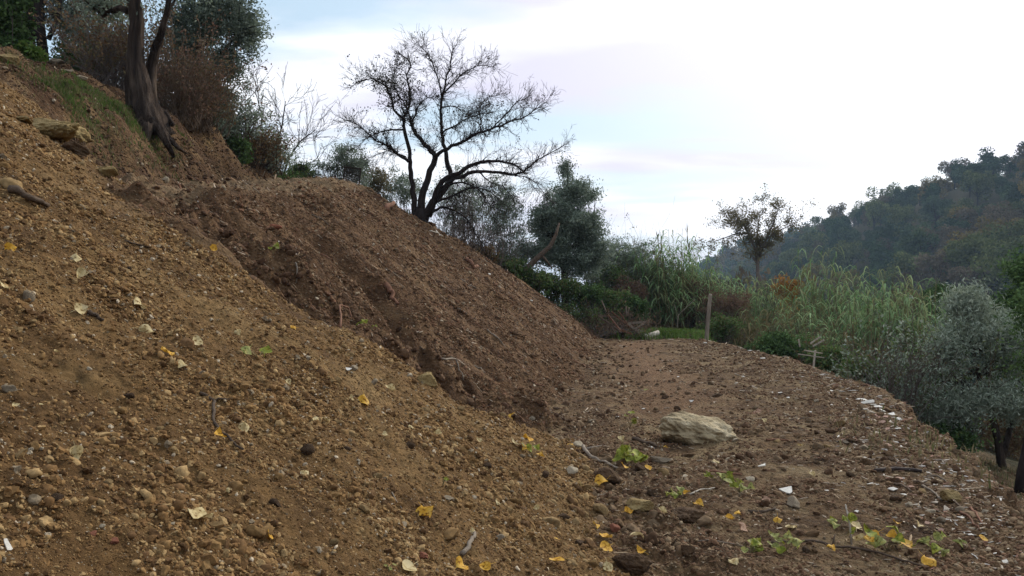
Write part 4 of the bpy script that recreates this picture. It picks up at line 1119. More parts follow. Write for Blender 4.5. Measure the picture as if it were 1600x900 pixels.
def reeds():
    rng = R_(61)
    protos = []
    for v, (n, h0, h1, w, plume, mt) in enumerate(((26, 2.6, 4.2, 0.9, 0.25, REED), (24, 2.0, 3.4, 0.9, 0.0, REED), (24, 1.2, 2.4, 0.9, 0.0, DRYREED), (26, 2.4, 3.8, 0.8, 0.0, REED))):
        mb, pl, V, F = reed_parts(rng, n, h0, h1, w, plume)
        protos.append((mb.mesh('cane', CANE), np_mesh('reed_leaf', V, F, mt), [q.mesh('plume', CANE) for q in pl]))
    spots = []
    # tall stand with plumes left of the sparse tree
    for px, Y, v, s in ((1024, 31, 0, 1.0), (1036, 30, 0, 1.05), (1046, 31, 3, 1.15), (1056, 30, 0, 1.1), (1064, 31.5, 3, 1.15), (1076, 31, 0, 1.1), (1088, 31.5, 3, 1.1), (1098, 31, 0, 1.0), (1030, 34, 0, 1.0), (1050, 33.5, 0, 1.05), (1068, 34.5, 0, 1.0), (1085, 33, 0, 1.05), (1100, 34, 0, 0.95), (1042, 32.5, 1, 1.0), (1075, 32, 1, 0.95), (1108, 33, 3, 0.9)):
        spots.append((px, Y, v, s, 'tall'))
    for px, Y, v, s in ((1118, 35, 3, 1.15), (1130, 36, 3, 1.2), (1148, 35.5, 3, 1.15), (1165, 35, 3, 1.1), (1135, 34, 3, 0.95), (1155, 33, 3, 0.95), (1172, 32, 3, 0.9), (1192, 31, 3, 1.0), (1205, 32, 3, 0.95), (1160, 30, 2, 1.0), (1185, 29, 2, 1.0), (1212, 29, 2, 1.1), (1200, 27.5, 2, 1.0), (1178, 27, 2, 0.9)):
        spots.append((px, Y, v, s, 'left'))
    for px, Y, v, s in ((1255, 31, 3, 1.1), (1270, 30, 3, 1.2), (1285, 31, 3, 1.2), (1300, 30, 3, 1.1), (1318, 29, 3, 1.1), (1335, 28, 3, 1.05), (1350, 28, 1, 1.1), (1368, 27, 3, 1.05), (1388, 27, 3, 1.1),
                        (1400, 26, 1, 1.1), (1240, 28, 2, 1.2), (1262, 27, 2, 1.2), (1290, 26.5, 2, 1.2), (1312, 26, 2, 1.2), (1340, 25, 2, 1.2), (1365, 24.5, 2, 1.3), (1250, 26, 1, 0.9), (1280, 25.5, 1, 0.9),
                        (1308, 24, 1, 0.9), (1330, 23.5, 1, 0.9), (1355, 23, 1, 1.0), (1382, 22.5, 1, 1.0), (1405, 22, 1, 1.05), (1425, 22, 3, 0.95), (1440, 24, 3, 1.0), (1415, 24.5, 3, 1.1), (1232, 25, 2, 1.0), (1298, 22.5, 2, 0.9), (1275, 23, 2, 0.9), (1325, 21.5, 2, 0.9)):
        spots.append((px, Y, v, s, 'right'))
    def reed_label(px, Y, v, k):
        look = 'dry straw coloured reed clump ' if v == 2 else 'green reed clump '
        if k == 'tall':
            return ('tall plumed ' if v == 0 else 'tall leafy ') + ('green reeds nearest the pale grey shrub' if px < 1045 else 'green reeds above the forked pale branch' if px < 1080 else 'green reeds above the fence post') + (', front row' if Y < 32 else ', back row')
        row = ', front row' if Y < 25 else ', middle row' if Y < 28.2 else ', back row'
        if k == 'left': return look + ('above the red brown thicket' if px < 1170 else 'directly left of the orange shrub') + row
        return look + ('directly right of the orange shrub' if px < 1272 else 'above the broken white fence' if px < 1312 else 'above the rim bramble' if px < 1372 else 'nearest the silver olive') + row
    for px, Y, v, s, k in spots:
        r = empty('reed_clump', stand(px, Y), rng.uniform(0, 6.28))
        r.scale = (1, 1, s * rng.uniform(0.92, 1.1) * 0.82 if k == 'tall' else s * rng.uniform(0.78, 1.28))
        st, lf, pm = protos[v]
        link('canes', st, r); link('leaves', lf, r)
        for q in pm: link('plume', q, r)
        tag(r, reed_label(px, Y, v, k), 'reeds', {'tall': 'tall plumed reeds', 'left': 'reeds left of the orange shrub', 'right': 'reeds right of the orange shrub'}[k] + (' (dry)' if v == 2 else ''))
reeds()

# ------------------------------------------------------------------ grass and weeds
def grass(name, label, mat, regions, rng, n, h, w):
    P = []
    for (px, py), (sx, sy), share in regions:
        k = int(n * share)
        c = hit(px, py)
        x = c.x + rng.normal(size=k) * sx; y = c.y + rng.normal(size=k) * sy
        P.append(np.stack([x, y, height(x, y) - 0.01], 1))
    P = np.concatenate(P)
    keep = fbm(P[:, 0], P[:, 1], 2.2, 3, 77) > -0.22
    P = P[keep]; n = len(P)
    az = rng.uniform(0, 2 * math.pi, n)
    hh = h * rng.uniform(0.4, 1.3, n)
    lean = rng.uniform(0.15, 0.9, n) * hh
    sd = np.stack([-np.sin(az), np.cos(az), np.zeros(n)], 1) * (w * 0.5)
    o = np.stack([np.cos(az) * lean, np.sin(az) * lean, hh], 1)
    mid = P + o * np.array([0.35, 0.35, 0.62])
    V = np.stack([P - sd, P + sd, mid + sd * 0.8, mid - sd * 0.8, P + o], 1)
    F1 = np.array([[0, 1, 2], [0, 2, 3], [3, 2, 4]])
    F = (F1[None] + (np.arange(n) * 5)[:, None, None]).reshape(-1, 3)
    o = link(name, np_mesh(name, V.reshape(-1, 3), F, mat))
    tag(o, label, 'grass', kind='stuff')
rng = R_(71)
grass('weeds', 'green weeds growing on the cut hillside left of the gnarled trunk', GRASS, [((100, 142), (0.20, 0.3), 0.2), ((140, 150), (0.25, 0.35), 0.35), ((175, 168), (0.25, 0.35), 0.25), ((210, 186), (0.20, 0.3), 0.14), ((262, 208), (0.12, 0.3), 0.06)], rng, 10000, 0.065, 0.013)
grass('dry_grass', 'dry grass tufts among the weeds on the cut hillside', DRYGRASS, [((110, 140), (0.3, 0.4), 0.4), ((170, 165), (0.35, 0.4), 0.4), ((240, 200), (0.2, 0.4), 0.2)], rng, 6000, 0.08, 0.012)
grass('weeds', 'green weeds at the foot of the ivy in the top left', GRASS, [((48, 92), (0.18, 0.25), 1.0)], rng, 3000, 0.09, 0.016)
grass('grass', 'green grass at the far end of the terrace', GRASS, [((1020, 526), (0.6, 0.5), 0.35), ((1065, 527), (0.8, 0.5), 0.4), ((1130, 528), (0.8, 0.6), 0.25)], rng, 13000, 0.24, 0.022)
grass('grass', 'rough grass and litter on the lower slope under the silver olive', DRYGRASS, [((1560, 735), (0.9, 0.9), 0.6), ((1590, 770), (0.6, 0.8), 0.2), ((1510, 712), (0.5, 0.7), 0.2)], rng, 3000, 0.10, 0.016)
grass('dry_grass', 'dry grass mixed into the far end of the terrace', DRYGRASS, [((1090, 515), (0.9, 0.8), 0.4), ((1140, 523), (0.8, 0.9), 0.3), ((1180, 535), (0.7, 0.8), 0.3)], rng, 5000, 0.34, 0.016)
# ------------------------------------------------------------------ wooded ridge across the valley
def far_wood():
    rng = R_(81)
    kinds = [('dark evergreen tree', [(0.018, 0.034, 0.018), (0.042, 0.070, 0.036), (0.068, 0.104, 0.052)], 1.0),
             ('olive green tree', [(0.060, 0.078, 0.028), (0.110, 0.132, 0.050), (0.155, 0.172, 0.070)], 0.9),
             ('ochre tinged autumn tree', [(0.140, 0.098, 0.030), (0.205, 0.148, 0.046), (0.130, 0.125, 0.050)], 0.8),
             ('grey brown half bare tree', [(0.085, 0.066, 0.046), (0.140, 0.110, 0.076), (0.105, 0.096, 0.060)], 0.85),
             ('deep green tree', [(0.028, 0.048, 0.026), (0.060, 0.090, 0.046), (0.090, 0.124, 0.064)], 1.0)]
    mats = [leafy('far_' + k[0].replace(' ', '_'), k[1], 0.15, 0.25, 0.22) for k in kinds]
    protos, low = {}, {}
    for ki, (nm, _, dens) in enumerate(kinds):
        for v in range(3):
            C = []
            nl = int(rng.integers(8, 13))
            for _ in range(nl):
                a, q = rng.uniform(0, 6.28), rng.random() ** 0.6 * 2.7
                C.append((math.cos(a) * q, math.sin(a) * q, rng.uniform(2.2, 6.4) - 0.28 * q))
            C = np.array(C)
            for store, per, sz in ((protos, 190, 0.50), (low, 34, 1.05)):
                P = []
                for c in C:
                    m = int(per * dens)
                    d = rng.normal(size=(m, 3)); d /= np.linalg.norm(d, axis=1)[:, None]
                    P.append(c + d * (rng.random((m, 1)) ** 0.3) * np.array([1.55, 1.55, 1.35]) * rng.uniform(0.75, 1.1))
                V, F = leaf_quads(np.concatenate(P), rng, sz, sz * 0.62)
                mb = MB()
                mb.tube([(0, 0, -1.0), (0.05, 0, 1.6), (0.1, 0.1, 4.0)], [0.22, 0.18, 0.07], 5, cap=False)
                if store is protos:
                    for c in C: mb.tube([(0.05, 0, 1.8), tuple(c * 0.6 + np.array([0, 0, 0.6])), tuple(c)], [0.10, 0.06, 0.03], 3, cap=False)
                store[(ki, v)] = (V, F, mb)
    meshes = {}
    for k, (V, F, mb) in protos.items():
        n = len(V)
        tv = np.array([tuple(q) for q in mb.v]); tf = np.array([f for f in mb.f])
        me = np_mesh('tree', np.concatenate([V, tv]), np.concatenate([F, tf + n]), mats[k[0]])
        me.materials.append(DARKBARK)
        mi = np.zeros(len(F) + len(tf), np.int32); mi[len(F):] = 1
        me.polygons.foreach_set('material_index', mi)
        meshes[k] = me
    pts = []
    y = 118.0
    while y < 760:
        x = 56.0 + rng.uniform(0, 6)
        st = 7.2 + y * 0.009
        while x < 186:
            xx, yy = x + rng.uniform(-2.4, 2.4), y + rng.uniform(-2.4, 2.4)
            pts.append((xx, yy)); x += st
        y += st
    pts = np.array(pts)
    z = height(pts[:, 0], pts[:, 1])
    px = 800 + pts[:, 0] / pts[:, 1] * FPX
    top = 450 - (z + 8 - CAMZ) / pts[:, 1] * FPX
    ok = (px > 1040) & (px < 1680) & (top < 500)
    pts, z, px = pts[ok], z[ok], px[ok]
    order = np.argsort(pts[:, 1])
    rest = []
    def where(p, x, yy):
        top = 450 - (hgt(x, yy) + 7 - CAMZ) / yy * FPX
        edge = np.interp(p, [1040, 1240, 1350, 1450, 1520, 1600, 1700], [390, 350, 325, 290, 265, 228, 190])
        up = ['on the ridge skyline', 'just below the ridge skyline', 'halfway up the ridge', 'low on the ridge'][int(np.clip((top - edge) // 38, 0, 3))]
        return up + ', ' + ('behind the thin sparse tree' if p < 1230 else 'above the orange shrub' if p < 1290 else 'above the middle of the reeds' if p < 1380 else 'above the reeds at right' if p < 1460 else 'above the silver olive' if p < 1540 else 'at the right edge')
    for q, i in enumerate(order):
        blob = fbm(np.array([pts[i, 0]]), np.array([pts[i, 1]]), 0.03, 2, 91)[0]
        u = rng.random() + blob * 0.4
        ki = 0 if u < 0.28 else 4 if u < 0.50 else 1 if u < 0.70 else 3 if u < 0.90 else 2
        v = int(rng.integers(0, 3)); s = rng.uniform(0.95, 1.7); rz = rng.uniform(0, 6.28)
        if q < 300:
            o = link('far_tree', meshes[(ki, v)])
            o.location = (pts[i, 0], pts[i, 1], z[i]); o.rotation_euler = (0, 0, rz)
            o.scale = (s, s, s * rng.uniform(0.85, 1.15))
            tag(o, kinds[ki][0] + ' ' + where(px[i], pts[i, 0], pts[i, 1]), 'tree', 'trees on the wooded ridge')
        else:
            rest.append((i, ki, v, s, rz))
    for ki in range(5):
        VV, FF, off = [], [], 0
        for i, k, v, s, rz in rest:
            if k != ki: continue
            V, F, _ = low[(k, v)]
            c, sn = math.cos(rz), math.sin(rz)
            W = V @ np.array([[c, sn, 0], [-sn, c, 0], [0, 0, 1]]) * s + np.array([pts[i, 0], pts[i, 1], z[i]])
            VV.append(W); FF.append(F + off); off += len(V)
        if VV:
            o = link('woodland', np_mesh('woodland', np.concatenate(VV), np.concatenate(FF), mats[ki]))
            tag(o, 'farthest wood along the ridge fading into haze, ' + kinds[ki][0] + 's', 'wood', kind='stuff')
    # nearer trees in the valley behind the reeds
    for a, (px_, Y, ki, s, lb) in enumerate(((1128, 95, 3, 0.75, 'grey brown tree in the valley left of the thin sparse tree'), (1165, 80, 3, 0.62, 'grey brown tree in the valley behind the thin sparse tree'),
            (1215, 88, 3, 0.78, 'grey brown bushy tree in the valley above the orange shrub'), (1255, 84, 2, 0.62, 'ochre brown tree in the valley right of the orange shrub'), (1300, 92, 3, 0.72, 'brown tree in the valley above the right hand reeds'),
            (1262, 120, 0, 0.62, 'small dark pointed tree in the valley right of the thin sparse tree'), (1345, 96, 1, 0.72, 'dull green tree in the valley above the right hand reeds'), (1085, 120, 0, 0.8, 'dark tree in the valley behind the tall plumed reeds'),
            (1395, 88, 4, 0.75, 'deep green tree in the valley above the right hand reeds'), (1450, 80, 3, 0.7, 'grey brown tree in the valley left of the silver olive'), (1510, 78, 0, 0.7, 'dark tree in the valley behind the silver olive top'), (1570, 70, 1, 0.66, 'dull green tree in the valley at the right edge'))):
        b = stand(px_, Y, 0.3)
        o = link('valley_tree', meshes[(ki, a % 3)])
        topz = CAMZ + (450 - (392 if ki == 3 else 385)) / FPX * Y if px_ < 1320 else CAMZ + (450 - 430) / FPX * Y
        k = max(0.4, (topz - b.z) / 8.0)
        o.location = b; o.rotation_euler = (0, 0, a * 1.3); o.scale = (min(k, 1.0) * s * 1.1, min(k, 1.0) * s * 1.1, k)
        tag(o, lb, 'tree', 'trees in the valley behind the reeds')
far_wood()

# ------------------------------------------------------------------ materials of the small things
ROCK = earthy('boulder_stone', [(0.130, 0.096, 0.052), (0.360, 0.289, 0.176), (0.540, 0.461, 0.314)], 5.5, 0.9, 28, bdist=0.03)
OCHREROCK = earthy('ochre_rock', [(0.13, 0.085, 0.035), (0.27, 0.195, 0.085), (0.36, 0.275, 0.13)], 4, 0.9, 18, bdist=0.04)
STONE = [earthy('pale_stone', [(0.27, 0.22, 0.15), (0.44, 0.38, 0.28)], 18, 0.5, 60), earthy('ochre_stone', [(0.15, 0.095, 0.04), (0.26, 0.18, 0.085)], 18, 0.6, 60),
         earthy('dark_clod', [(0.045, 0.026, 0.015), (0.10, 0.062, 0.034)], 18, 0.8, 50), earthy('grey_stone', [(0.18, 0.14, 0.095), (0.29, 0.24, 0.17)], 18, 0.5, 60), earthy('brick_stone', [(0.15, 0.055, 0.033), (0.24, 0.10, 0.06)], 18, 0.5, 60)]
SHARD = [earthy('white_shard', [(0.451, 0.432, 0.380), (0.607, 0.584, 0.532)], 9, 0.2, 50, rough=0.6), earthy('dirty_shard', [(0.28, 0.23, 0.18), (0.45, 0.40, 0.33)], 12, 0.3, 50), earthy('pinkish_shard', [(0.26, 0.15, 0.11), (0.40, 0.27, 0.21)], 12, 0.3, 50)]
DEADWOOD = earthy('dead_wood', [(0.060, 0.042, 0.030), (0.13, 0.095, 0.068)], 12, 0.5, 60)
ROOT = earthy('root', [(0.14, 0.065, 0.04), (0.23, 0.125, 0.08)], 12, 0.4, 60)
IRON = earthy('rusted_iron', [(0.020, 0.016, 0.015), (0.055, 0.040, 0.034)], 14, 0.4, 60, rough=0.7)
def fallen_leaf_mat(name, cols):
    m, N, L = new_mat(name)
    tcn = N.new('ShaderNodeTexCoord'); oi = N.new('ShaderNodeObjectInfo')
    add = N.new('ShaderNodeVectorMath'); add.operation = 'ADD'
    L.new(tcn.outputs['Object'], add.inputs[0]); L.new(oi.outputs['Random'], add.inputs[1])
    c = ramp(N, L, noise(N, L, add.outputs[0], 2.2, 4), cols, 0.32, 0.68)
    spots = ramp(N, L, noise(N, L, add.outputs[0], 5, 4), [(0.30, 0.20, 0.10), (1, 1, 1)], 0.34, 0.46)
    c = mixc(N, L, 1.0, c, spots, 'MULTIPLY')
    d = N.new('ShaderNodeBsdfPrincipled'); L.new(c, d.inputs['Base Color']); d.inputs['Roughness'].default_value = 0.6; d.inputs['Specular IOR Level'].default_value = 0.1
    t = N.new('ShaderNodeBsdfTranslucent'); L.new(c, t.inputs[0])
    mx = N.new('ShaderNodeMixShader'); mx.inputs[0].default_value = 0.2
    L.new(d.outputs[0], mx.inputs[1]); L.new(t.outputs[0], mx.inputs[2])
    o = N.new('ShaderNodeOutputMaterial'); L.new(mx.outputs[0], o.inputs[0])
    return m
LEAFMAT = {'y': fallen_leaf_mat('yellow_leaf', [(0.46, 0.24, 0.025), (0.60, 0.34, 0.045), (0.58, 0.38, 0.09)]), 'c': fallen_leaf_mat('cream_leaf', [(0.36, 0.26, 0.11), (0.54, 0.44, 0.23), (0.60, 0.50, 0.29)]),
           'g': fallen_leaf_mat('green_leaf', [(0.12, 0.15, 0.018), (0.21, 0.24, 0.035), (0.34, 0.32, 0.05)]), 'p': fallen_leaf_mat('pale_green_leaf', [(0.17, 0.19, 0.05), (0.28, 0.29, 0.10), (0.38, 0.34, 0.09)]),
           'b': fallen_leaf_mat('pinkish_brown_leaf', [(0.28, 0.16, 0.10), (0.42, 0.27, 0.19)])}

def align(n, yaw, tilt, rng):
    q = Vector((0, 0, 1)).rotation_difference(n)
    t = Quaternion(Vector((rng.normal(), rng.normal(), 0.01)).normalized(), tilt)
    return (q @ t @ Quaternion((0, 0, 1), yaw))
ORD = ['first', 'second', 'third', 'fourth', 'fifth', 'sixth', 'seventh', 'eighth', 'ninth', 'tenth', 'eleventh', 'twelfth', 'thirteenth', 'fourteenth', 'fifteenth', 'sixteenth', 'seventeenth', 'eighteenth', 'nineteenth', 'twentieth', 'twenty first', 'twenty second', 'twenty third', 'twenty fourth', 'twenty fifth', 'twenty sixth', 'twenty seventh', 'twenty eighth', 'twenty ninth', 'thirtieth']
ZONE = ['on the terrace', 'on the near ochre slope', 'on the dark cut bank', 'on the hillside above the track']
def zone_of(p): return ZONE[int(height(np.array([p.x]), np.array([p.y]), True)[1][:, 0].argmax())]
def number_off(items, noun, cat, group):
    """items: (object, px, adjective, zone): each is counted from the left among its like"""
    by = {}
    for it in items: by.setdefault((it[2], it[3]), []).append(it)
    for (adj, zn), its in by.items():
        its.sort(key=lambda t: t[1])
        for k, (o, px, _, _) in enumerate(its):
            if len(its) == 1: lb = 'the only %s %s %s' % (adj, noun, zn)
            elif k == 0: lb = 'leftmost %s %s %s' % (adj, noun, zn)
            elif k == len(its) - 1: lb = 'rightmost %s %s %s' % (adj, noun, zn)
            else: lb = '%s %s %s from the left %s' % (ORD[min(k, 29)], adj, noun, zn)
            tag(o, lb, cat, group)

# ------------------------------------------------------------------ fallen leaves
def leaf_mesh(name, mat, curl, fold, wav, broad=1.0):
    ts = [0, 0.06, 0.16, 0.32, 0.5, 0.68, 0.84, 0.94, 1.0]
    hw = [0.03, 0.26, 0.42, 0.46, 0.40, 0.28, 0.15, 0.06, 0.01]
    V, F = [], []
    for i, (t, w) in enumerate(zip(ts, hw)):
        for s in (-1, -0.5, 0, 0.5, 1):
            x = s * w * broad
            V.append((x, t - 0.5, curl * (t - 0.5) ** 2 + fold * abs(x) + wav * math.sin(t * 7 + s * 2)))
    for i in range(len(ts) - 1):
        for k in range(4):
            a = i * 5 + k
            F.append((a, a + 1, a + 6, a + 5))
    n = len(V)
    for i, t in enumerate((0.0, -0.22, -0.45)):                 # stalk
        V += [(-0.012 + 0.03 * i, -0.5 + t, curl * 0.25 + 0.02 * i), (0.012 + 0.03 * i, -0.5 + t, curl * 0.25 + 0.02 * i)]
    F += [(n, n + 1, n + 3, n + 2), (n + 2, n + 3, n + 5, n + 4)]
    return np_mesh(name, np.array(V), np.array(F), mat, True)
LEAF = {k: [leaf_mesh('fallen_leaf', m, c, f, w, b) for c, f, w, b in ((0.5, 0.25, 0.03, 1.0), (-0.5, 0.55, 0.05, 1.1), (1.3, 0.2, 0.05, 0.85), (0.25, -0.5, 0.08, 1.0), (0.9, 0.9, 0.05, 0.9), (-0.9, -0.3, 0.09, 0.8), (0.2, 0.1, 0.12, 1.15))] for k, m in LEAFMAT.items()}
def fallen_leaves():
    rng = R_(101)
    T = [(123, 484, 'c', 27), (15, 391, 'y', 22), (3, 455, 'c', 24), (115, 410, 'c', 22), (122, 434, 'c', 22), (228, 520, 'c', 26), (258, 555, 'y', 26), (303, 538, 'c', 24), (281, 576, 'c', 20), (338, 687, 'y', 28),
         (380, 675, 'c', 24), (113, 715, 'c', 30), (475, 743, 'c', 18), (305, 812, 'c', 44), (415, 842, 'y', 22), (216, 482, 'c', 26), (330, 391, 'y', 16), (568, 633, 'y', 26), (608, 611, 'c', 22), (456, 511, 'y', 16),
         (662, 808, 'y', 32), (632, 888, 'c', 38), (718, 886, 'y', 30), (752, 892, 'y', 26), (800, 658, 'y', 22), (680, 682, 'c', 16), (640, 668, 'c', 16), (506, 662, 'c', 20), (866, 880, 'y', 30), (936, 757, 'y', 24), (976, 735, 'y', 18),
         (891, 697, 'y', 16), (981, 804, 'y', 20), (869, 845, 'y', 18), (944, 843, 'y', 22), (942, 862, 'y', 26), (996, 842, 'c', 24), (1001, 866, 'y', 20), (1156, 807, 'y', 20), (1140, 816, 'y', 18), (1215, 815, 'y', 20), (1237, 828, 'c', 18),
         (1338, 827, 'c', 28), (1437, 826, 'c', 18), (1401, 822, 'y', 16), (1362, 842, 'y', 24), (1342, 850, 'c', 26), (1299, 857, 'y', 24), (1453, 886, 'y', 28), (1537, 845, 'y', 18), (1498, 856, 'p', 24), (948, 894, 'c', 26), (1144, 880, 'c', 20),
         (971, 691, 'c', 16), (1198, 784, 'b', 26), (1160, 830, 'b', 22), (1012, 735, 'y', 16), (1092, 792, 'y', 20), (1072, 774, 'y', 18), (1110, 806, 'b', 20), (1035, 803, 'c', 20), (1180, 648, 'b', 14), (1186, 645, 'b', 13), (960, 748, 'c', 15),
         (815, 706, 'y', 18), (842, 716, 'y', 20), (1010, 610, 'p', 12), (88, 556, 'c', 12), (370, 522, 'c', 16), (490, 660, 'c', 15), (60, 640, 'c', 12), (600, 684, 'c', 12), (905, 760, 'c', 14), (1195, 660, 'c', 12), (1252, 700, 'c', 12), (355, 770, 'c', 13), (546, 620, 'c', 12),
         (20, 640, 'c', 14), (448, 600, 'c', 12), (745, 690, 'c', 13), (775, 790, 'c', 14), (1270, 745, 'c', 14), (1040, 700, 'y', 12), (1120, 725, 'c', 13), (1300, 790, 'b', 14), (930, 825, 'y', 18), (835, 795, 'c', 13), (735, 830, 'c', 12), (1380, 790, 'b', 14)]
    items = []
    for i, (px, py, k, s) in enumerate(T):
        p = hit(px, py); n = normal_at(p.x, p.y, 0.08)
        o = link('fallen_leaf', LEAF[k][i % 7])
        o.rotation_mode = 'QUATERNION'
        o.rotation_quaternion = align((n + Vector((0, -0.35, 0.1))).normalized(), rng.uniform(0, 6.28), rng.uniform(0.05, 0.7), rng)
        L = s * p.y / FPX * rng.uniform(0.78, 0.98)
        o.scale = (L, L, L)
        o.location = p + n * (0.012 + 0.09 * L)
        items.append((o, px, {'y': 'yellow', 'c': 'pale cream', 'b': 'pinkish brown', 'p': 'pale green', 'g': 'green'}[k], zone_of(p)))
    number_off(items, 'fallen leaf', 'leaf', 'fallen leaves')
fallen_leaves()
def sprig(label, px, py, size, n, kinds, rng, spread=1.0, upright=0.5):
    p = hit(px, py); nrm = normal_at(p.x, p.y, 0.08)
    s = size * 0.72 * p.y / FPX
    root = empty('green_sprig', p + nrm * 0.01)
    mb = MB()
    heads = []
    for k in range(n):
        d = Vector((rng.normal() * spread, rng.normal() * spread, upright + rng.random() * 0.4)).normalized()
        e = d * s * rng.uniform(0.35, 0.75)
        e.z = max(e.z, 0.01 + nrm.z * 0)
        mb.tube([(0, 0, -0.005), tuple(e * 0.5 + Vector((0, 0, 0.012))), tuple(e)], [0.0022, 0.002, 0.0014], 4, cap=False)
        heads.append((e, d))
    mb.build('stem', STEM, root)
    for k, (e, d) in enumerate(heads):
        c = kinds[k % len(kinds)]
        o = link('leaf', LEAF[c][int(rng.integers(0, 4))], root)
        o.rotation_mode = 'QUATERNION'
        yaw = math.atan2(d.y, d.x) - math.pi / 2
        o.rotation_quaternion = align((nrm + Vector((rng.normal() * 0.5, -0.5 + rng.normal() * 0.4, 0.3))).normalized(), yaw + rng.normal() * 0.4, 0.25, rng)
        L = s * rng.uniform(0.42, 0.65)
        o.scale = (L, L, L)
        o.location = e + d * L * 0.4
    tag(root, label, 'sprig', 'green leafy sprigs on the ground')
STEM = earthy('green_stem', [(0.12, 0.10, 0.05), (0.20, 0.17, 0.08)], 9, 0.1)
rng = R_(111)
sprig('pair of green leaves on the near ochre slope', 402, 560, 50, 3, ['p', 'g'], rng, 1.2, 0.3)
sprig('small green sprig on the dark cut bank', 580, 518, 30, 3, ['g'], rng)
sprig('yellow green sprig high on the dark cut bank', 427, 398, 24, 4, ['p', 'g'], rng)
sprig('green and yellow sprig at the foot of the near slope', 830, 714, 46, 7, ['g', 'y', 'c', 'p'], rng)
sprig('dense green leafy clump near the boulder', 982, 726, 50, 14, ['g', 'g', 'p'], rng, 1.0, 0.6)
sprig('small green sprig left of the boulder', 985, 668, 30, 5, ['g', 'p'], rng)
sprig('green sprig lying left of the pale twig in the foreground', 1062, 780, 36, 8, ['g', 'p', 'g'], rng)
sprig('green sprig standing behind the pale twig in the foreground', 1125, 758, 36, 8, ['g', 'p'], rng)
sprig('green sprig right of the pale twig in the foreground', 1156, 772, 36, 7, ['p', 'g'], rng)
sprig('yellow green sprig at the bottom of the terrace', 1172, 866, 42, 9, ['g', 'p', 'g'], rng)
sprig('pale green sprig beside the long bent twig', 1228, 866, 46, 10, ['p', 'p', 'g'], rng)
sprig('green leafy sprig above the long bent twig', 1386, 860, 54, 9, ['g', 'p', 'y'], rng)
sprig('pale green sprig near the end of the long bent twig', 1458, 864, 46, 8, ['p', 'g', 'p'], rng)
sprig('green sprig beside the upright stem', 1310, 824, 34, 5, ['g', 'p'], rng)
sprig('tiny green sprig on the bottom edge of the near slope', 605, 895, 22, 3, ['p'], rng)
sprig('small green sprig lying on the near slope', 690, 762, 20, 2, ['g'], rng)

# ------------------------------------------------------------------ boulder, rocks and stones
def rock_mesh(name, mat, size, rng, cuts=9, rough=0.05, sub=4, chip=(0.5, 0.85), lumps=0.10):
    V, F = ico(sub)
    V = V.copy()
    for _ in range(cuts):
        n = rng.normal(size=3); n /= np.linalg.norm(n)
        V -= np.outer(np.maximum(V @ n - rng.uniform(*chip), 0), n)
    V *= 1 + lumps * (fbm(V[:, 0] + 3, V[:, 1] + V[:, 2] * 1.7, 1.3, 3, int(rng.integers(1000))))[:, None] + rough * fbm(V[:, 0] * 2 + V[:, 2], V[:, 1] * 2 - V[:, 2], 4.0, 3, int(rng.integers(1000)))[:, None]
    V *= np.array(size)
    return np_mesh(name, V, F, mat, True)
def rock(name, label, px, py, wpx, dims, mat, rng, cat='rock', group=None, sink=0.25, yaw=None, **kw):
    p = hit(px, py)
    s = wpx * p.y / FPX / 2
    o = link(name, rock_mesh(name, mat, (s, s * dims[0], s * dims[1]), rng, **kw))
    o.location = p + Vector((0, s * dims[0] * 0.4, s * dims[1] * (1 - 2 * sink)))
    o.rotation_euler = (0, 0, rng.uniform(-0.3, 0.3) if yaw is None else yaw)
    return tag(o, label, cat, group)
rng = R_(121)
def boulder():
    # a long low boulder: high shoulder on the left, a ledge across its front, undercut at the foot
    V, F = ico(5)
    V = V.copy()
    for n, h in (((-0.15, -0.25, 0.95), 0.62), ((0.45, -0.5, 0.75), 0.74), ((-0.75, -0.55, 0.3), 0.72), ((-0.2, -0.95, 0.1), 0.70), ((0.6, -0.78, -0.1), 0.74), ((0.9, 0.2, 0.35), 0.84), ((-0.9, 0.3, 0.2), 0.86), ((0.1, 0.6, 0.75), 0.75), ((0.35, -0.6, -0.7), 0.62), ((-0.5, -0.5, -0.7), 0.66)):
        n = np.array(n); n = n / np.linalg.norm(n)
        V -= np.outer(np.maximum(V @ n - h - 0.10, 0), n) * 0.68
    ledge = np.exp(-((V[:, 2] - 0.18 - 0.25 * V[:, 0]) / 0.07) ** 2) * (V[:, 1] < 0)
    V *= (1 - 0.07 * ledge + 0.10 * fbm(V[:, 0] + 3, V[:, 1] + V[:, 2] * 1.7, 1.6, 3, 5) + 0.05 * fbm(V[:, 0] * 2 + V[:, 2], V[:, 1] * 2 - V[:, 2] * 2, 3.0, 4, 6, 0.6))[:, None]
    p = hit(1097, 692)
    s = 112 * p.y / FPX / 2
    V *= np.array([s * 1.10, s * 0.8, s * 0.58])
    V[:, 2] -= 0.16 * V[:, 0]
    o = link('boulder', np_mesh('boulder', V, F, ROCK, True))
    o.location = p + Vector((0, s * 0.45, s * 0.17))
    tag(o, 'large pale lichen grey boulder lying on the terrace', 'boulder')
boulder()
rock('rock', 'low flat ochre rock in the foot of the near slope', 1000, 800, 62, (0.8, 0.45), OCHREROCK, rng)
rock('rock', 'dark brown elongated clod left of the dense green clump', 945, 752, 54, (0.6, 0.55), STONE[2], rng, yaw=-0.5)
rock('rock', 'ochre stone at the lip above the gully', 667, 602, 38, (0.8, 0.65), OCHREROCK, rng)
rock('rock', 'beige rounded rock in the rubble at the right', 1487, 782, 40, (0.7, 0.55), OCHREROCK, rng)
rock('rock', 'dark brown clod mound left of the pinkish leaf', 1082, 815, 66, (0.8, 0.5), STONE[2], rng, rough=0.12)
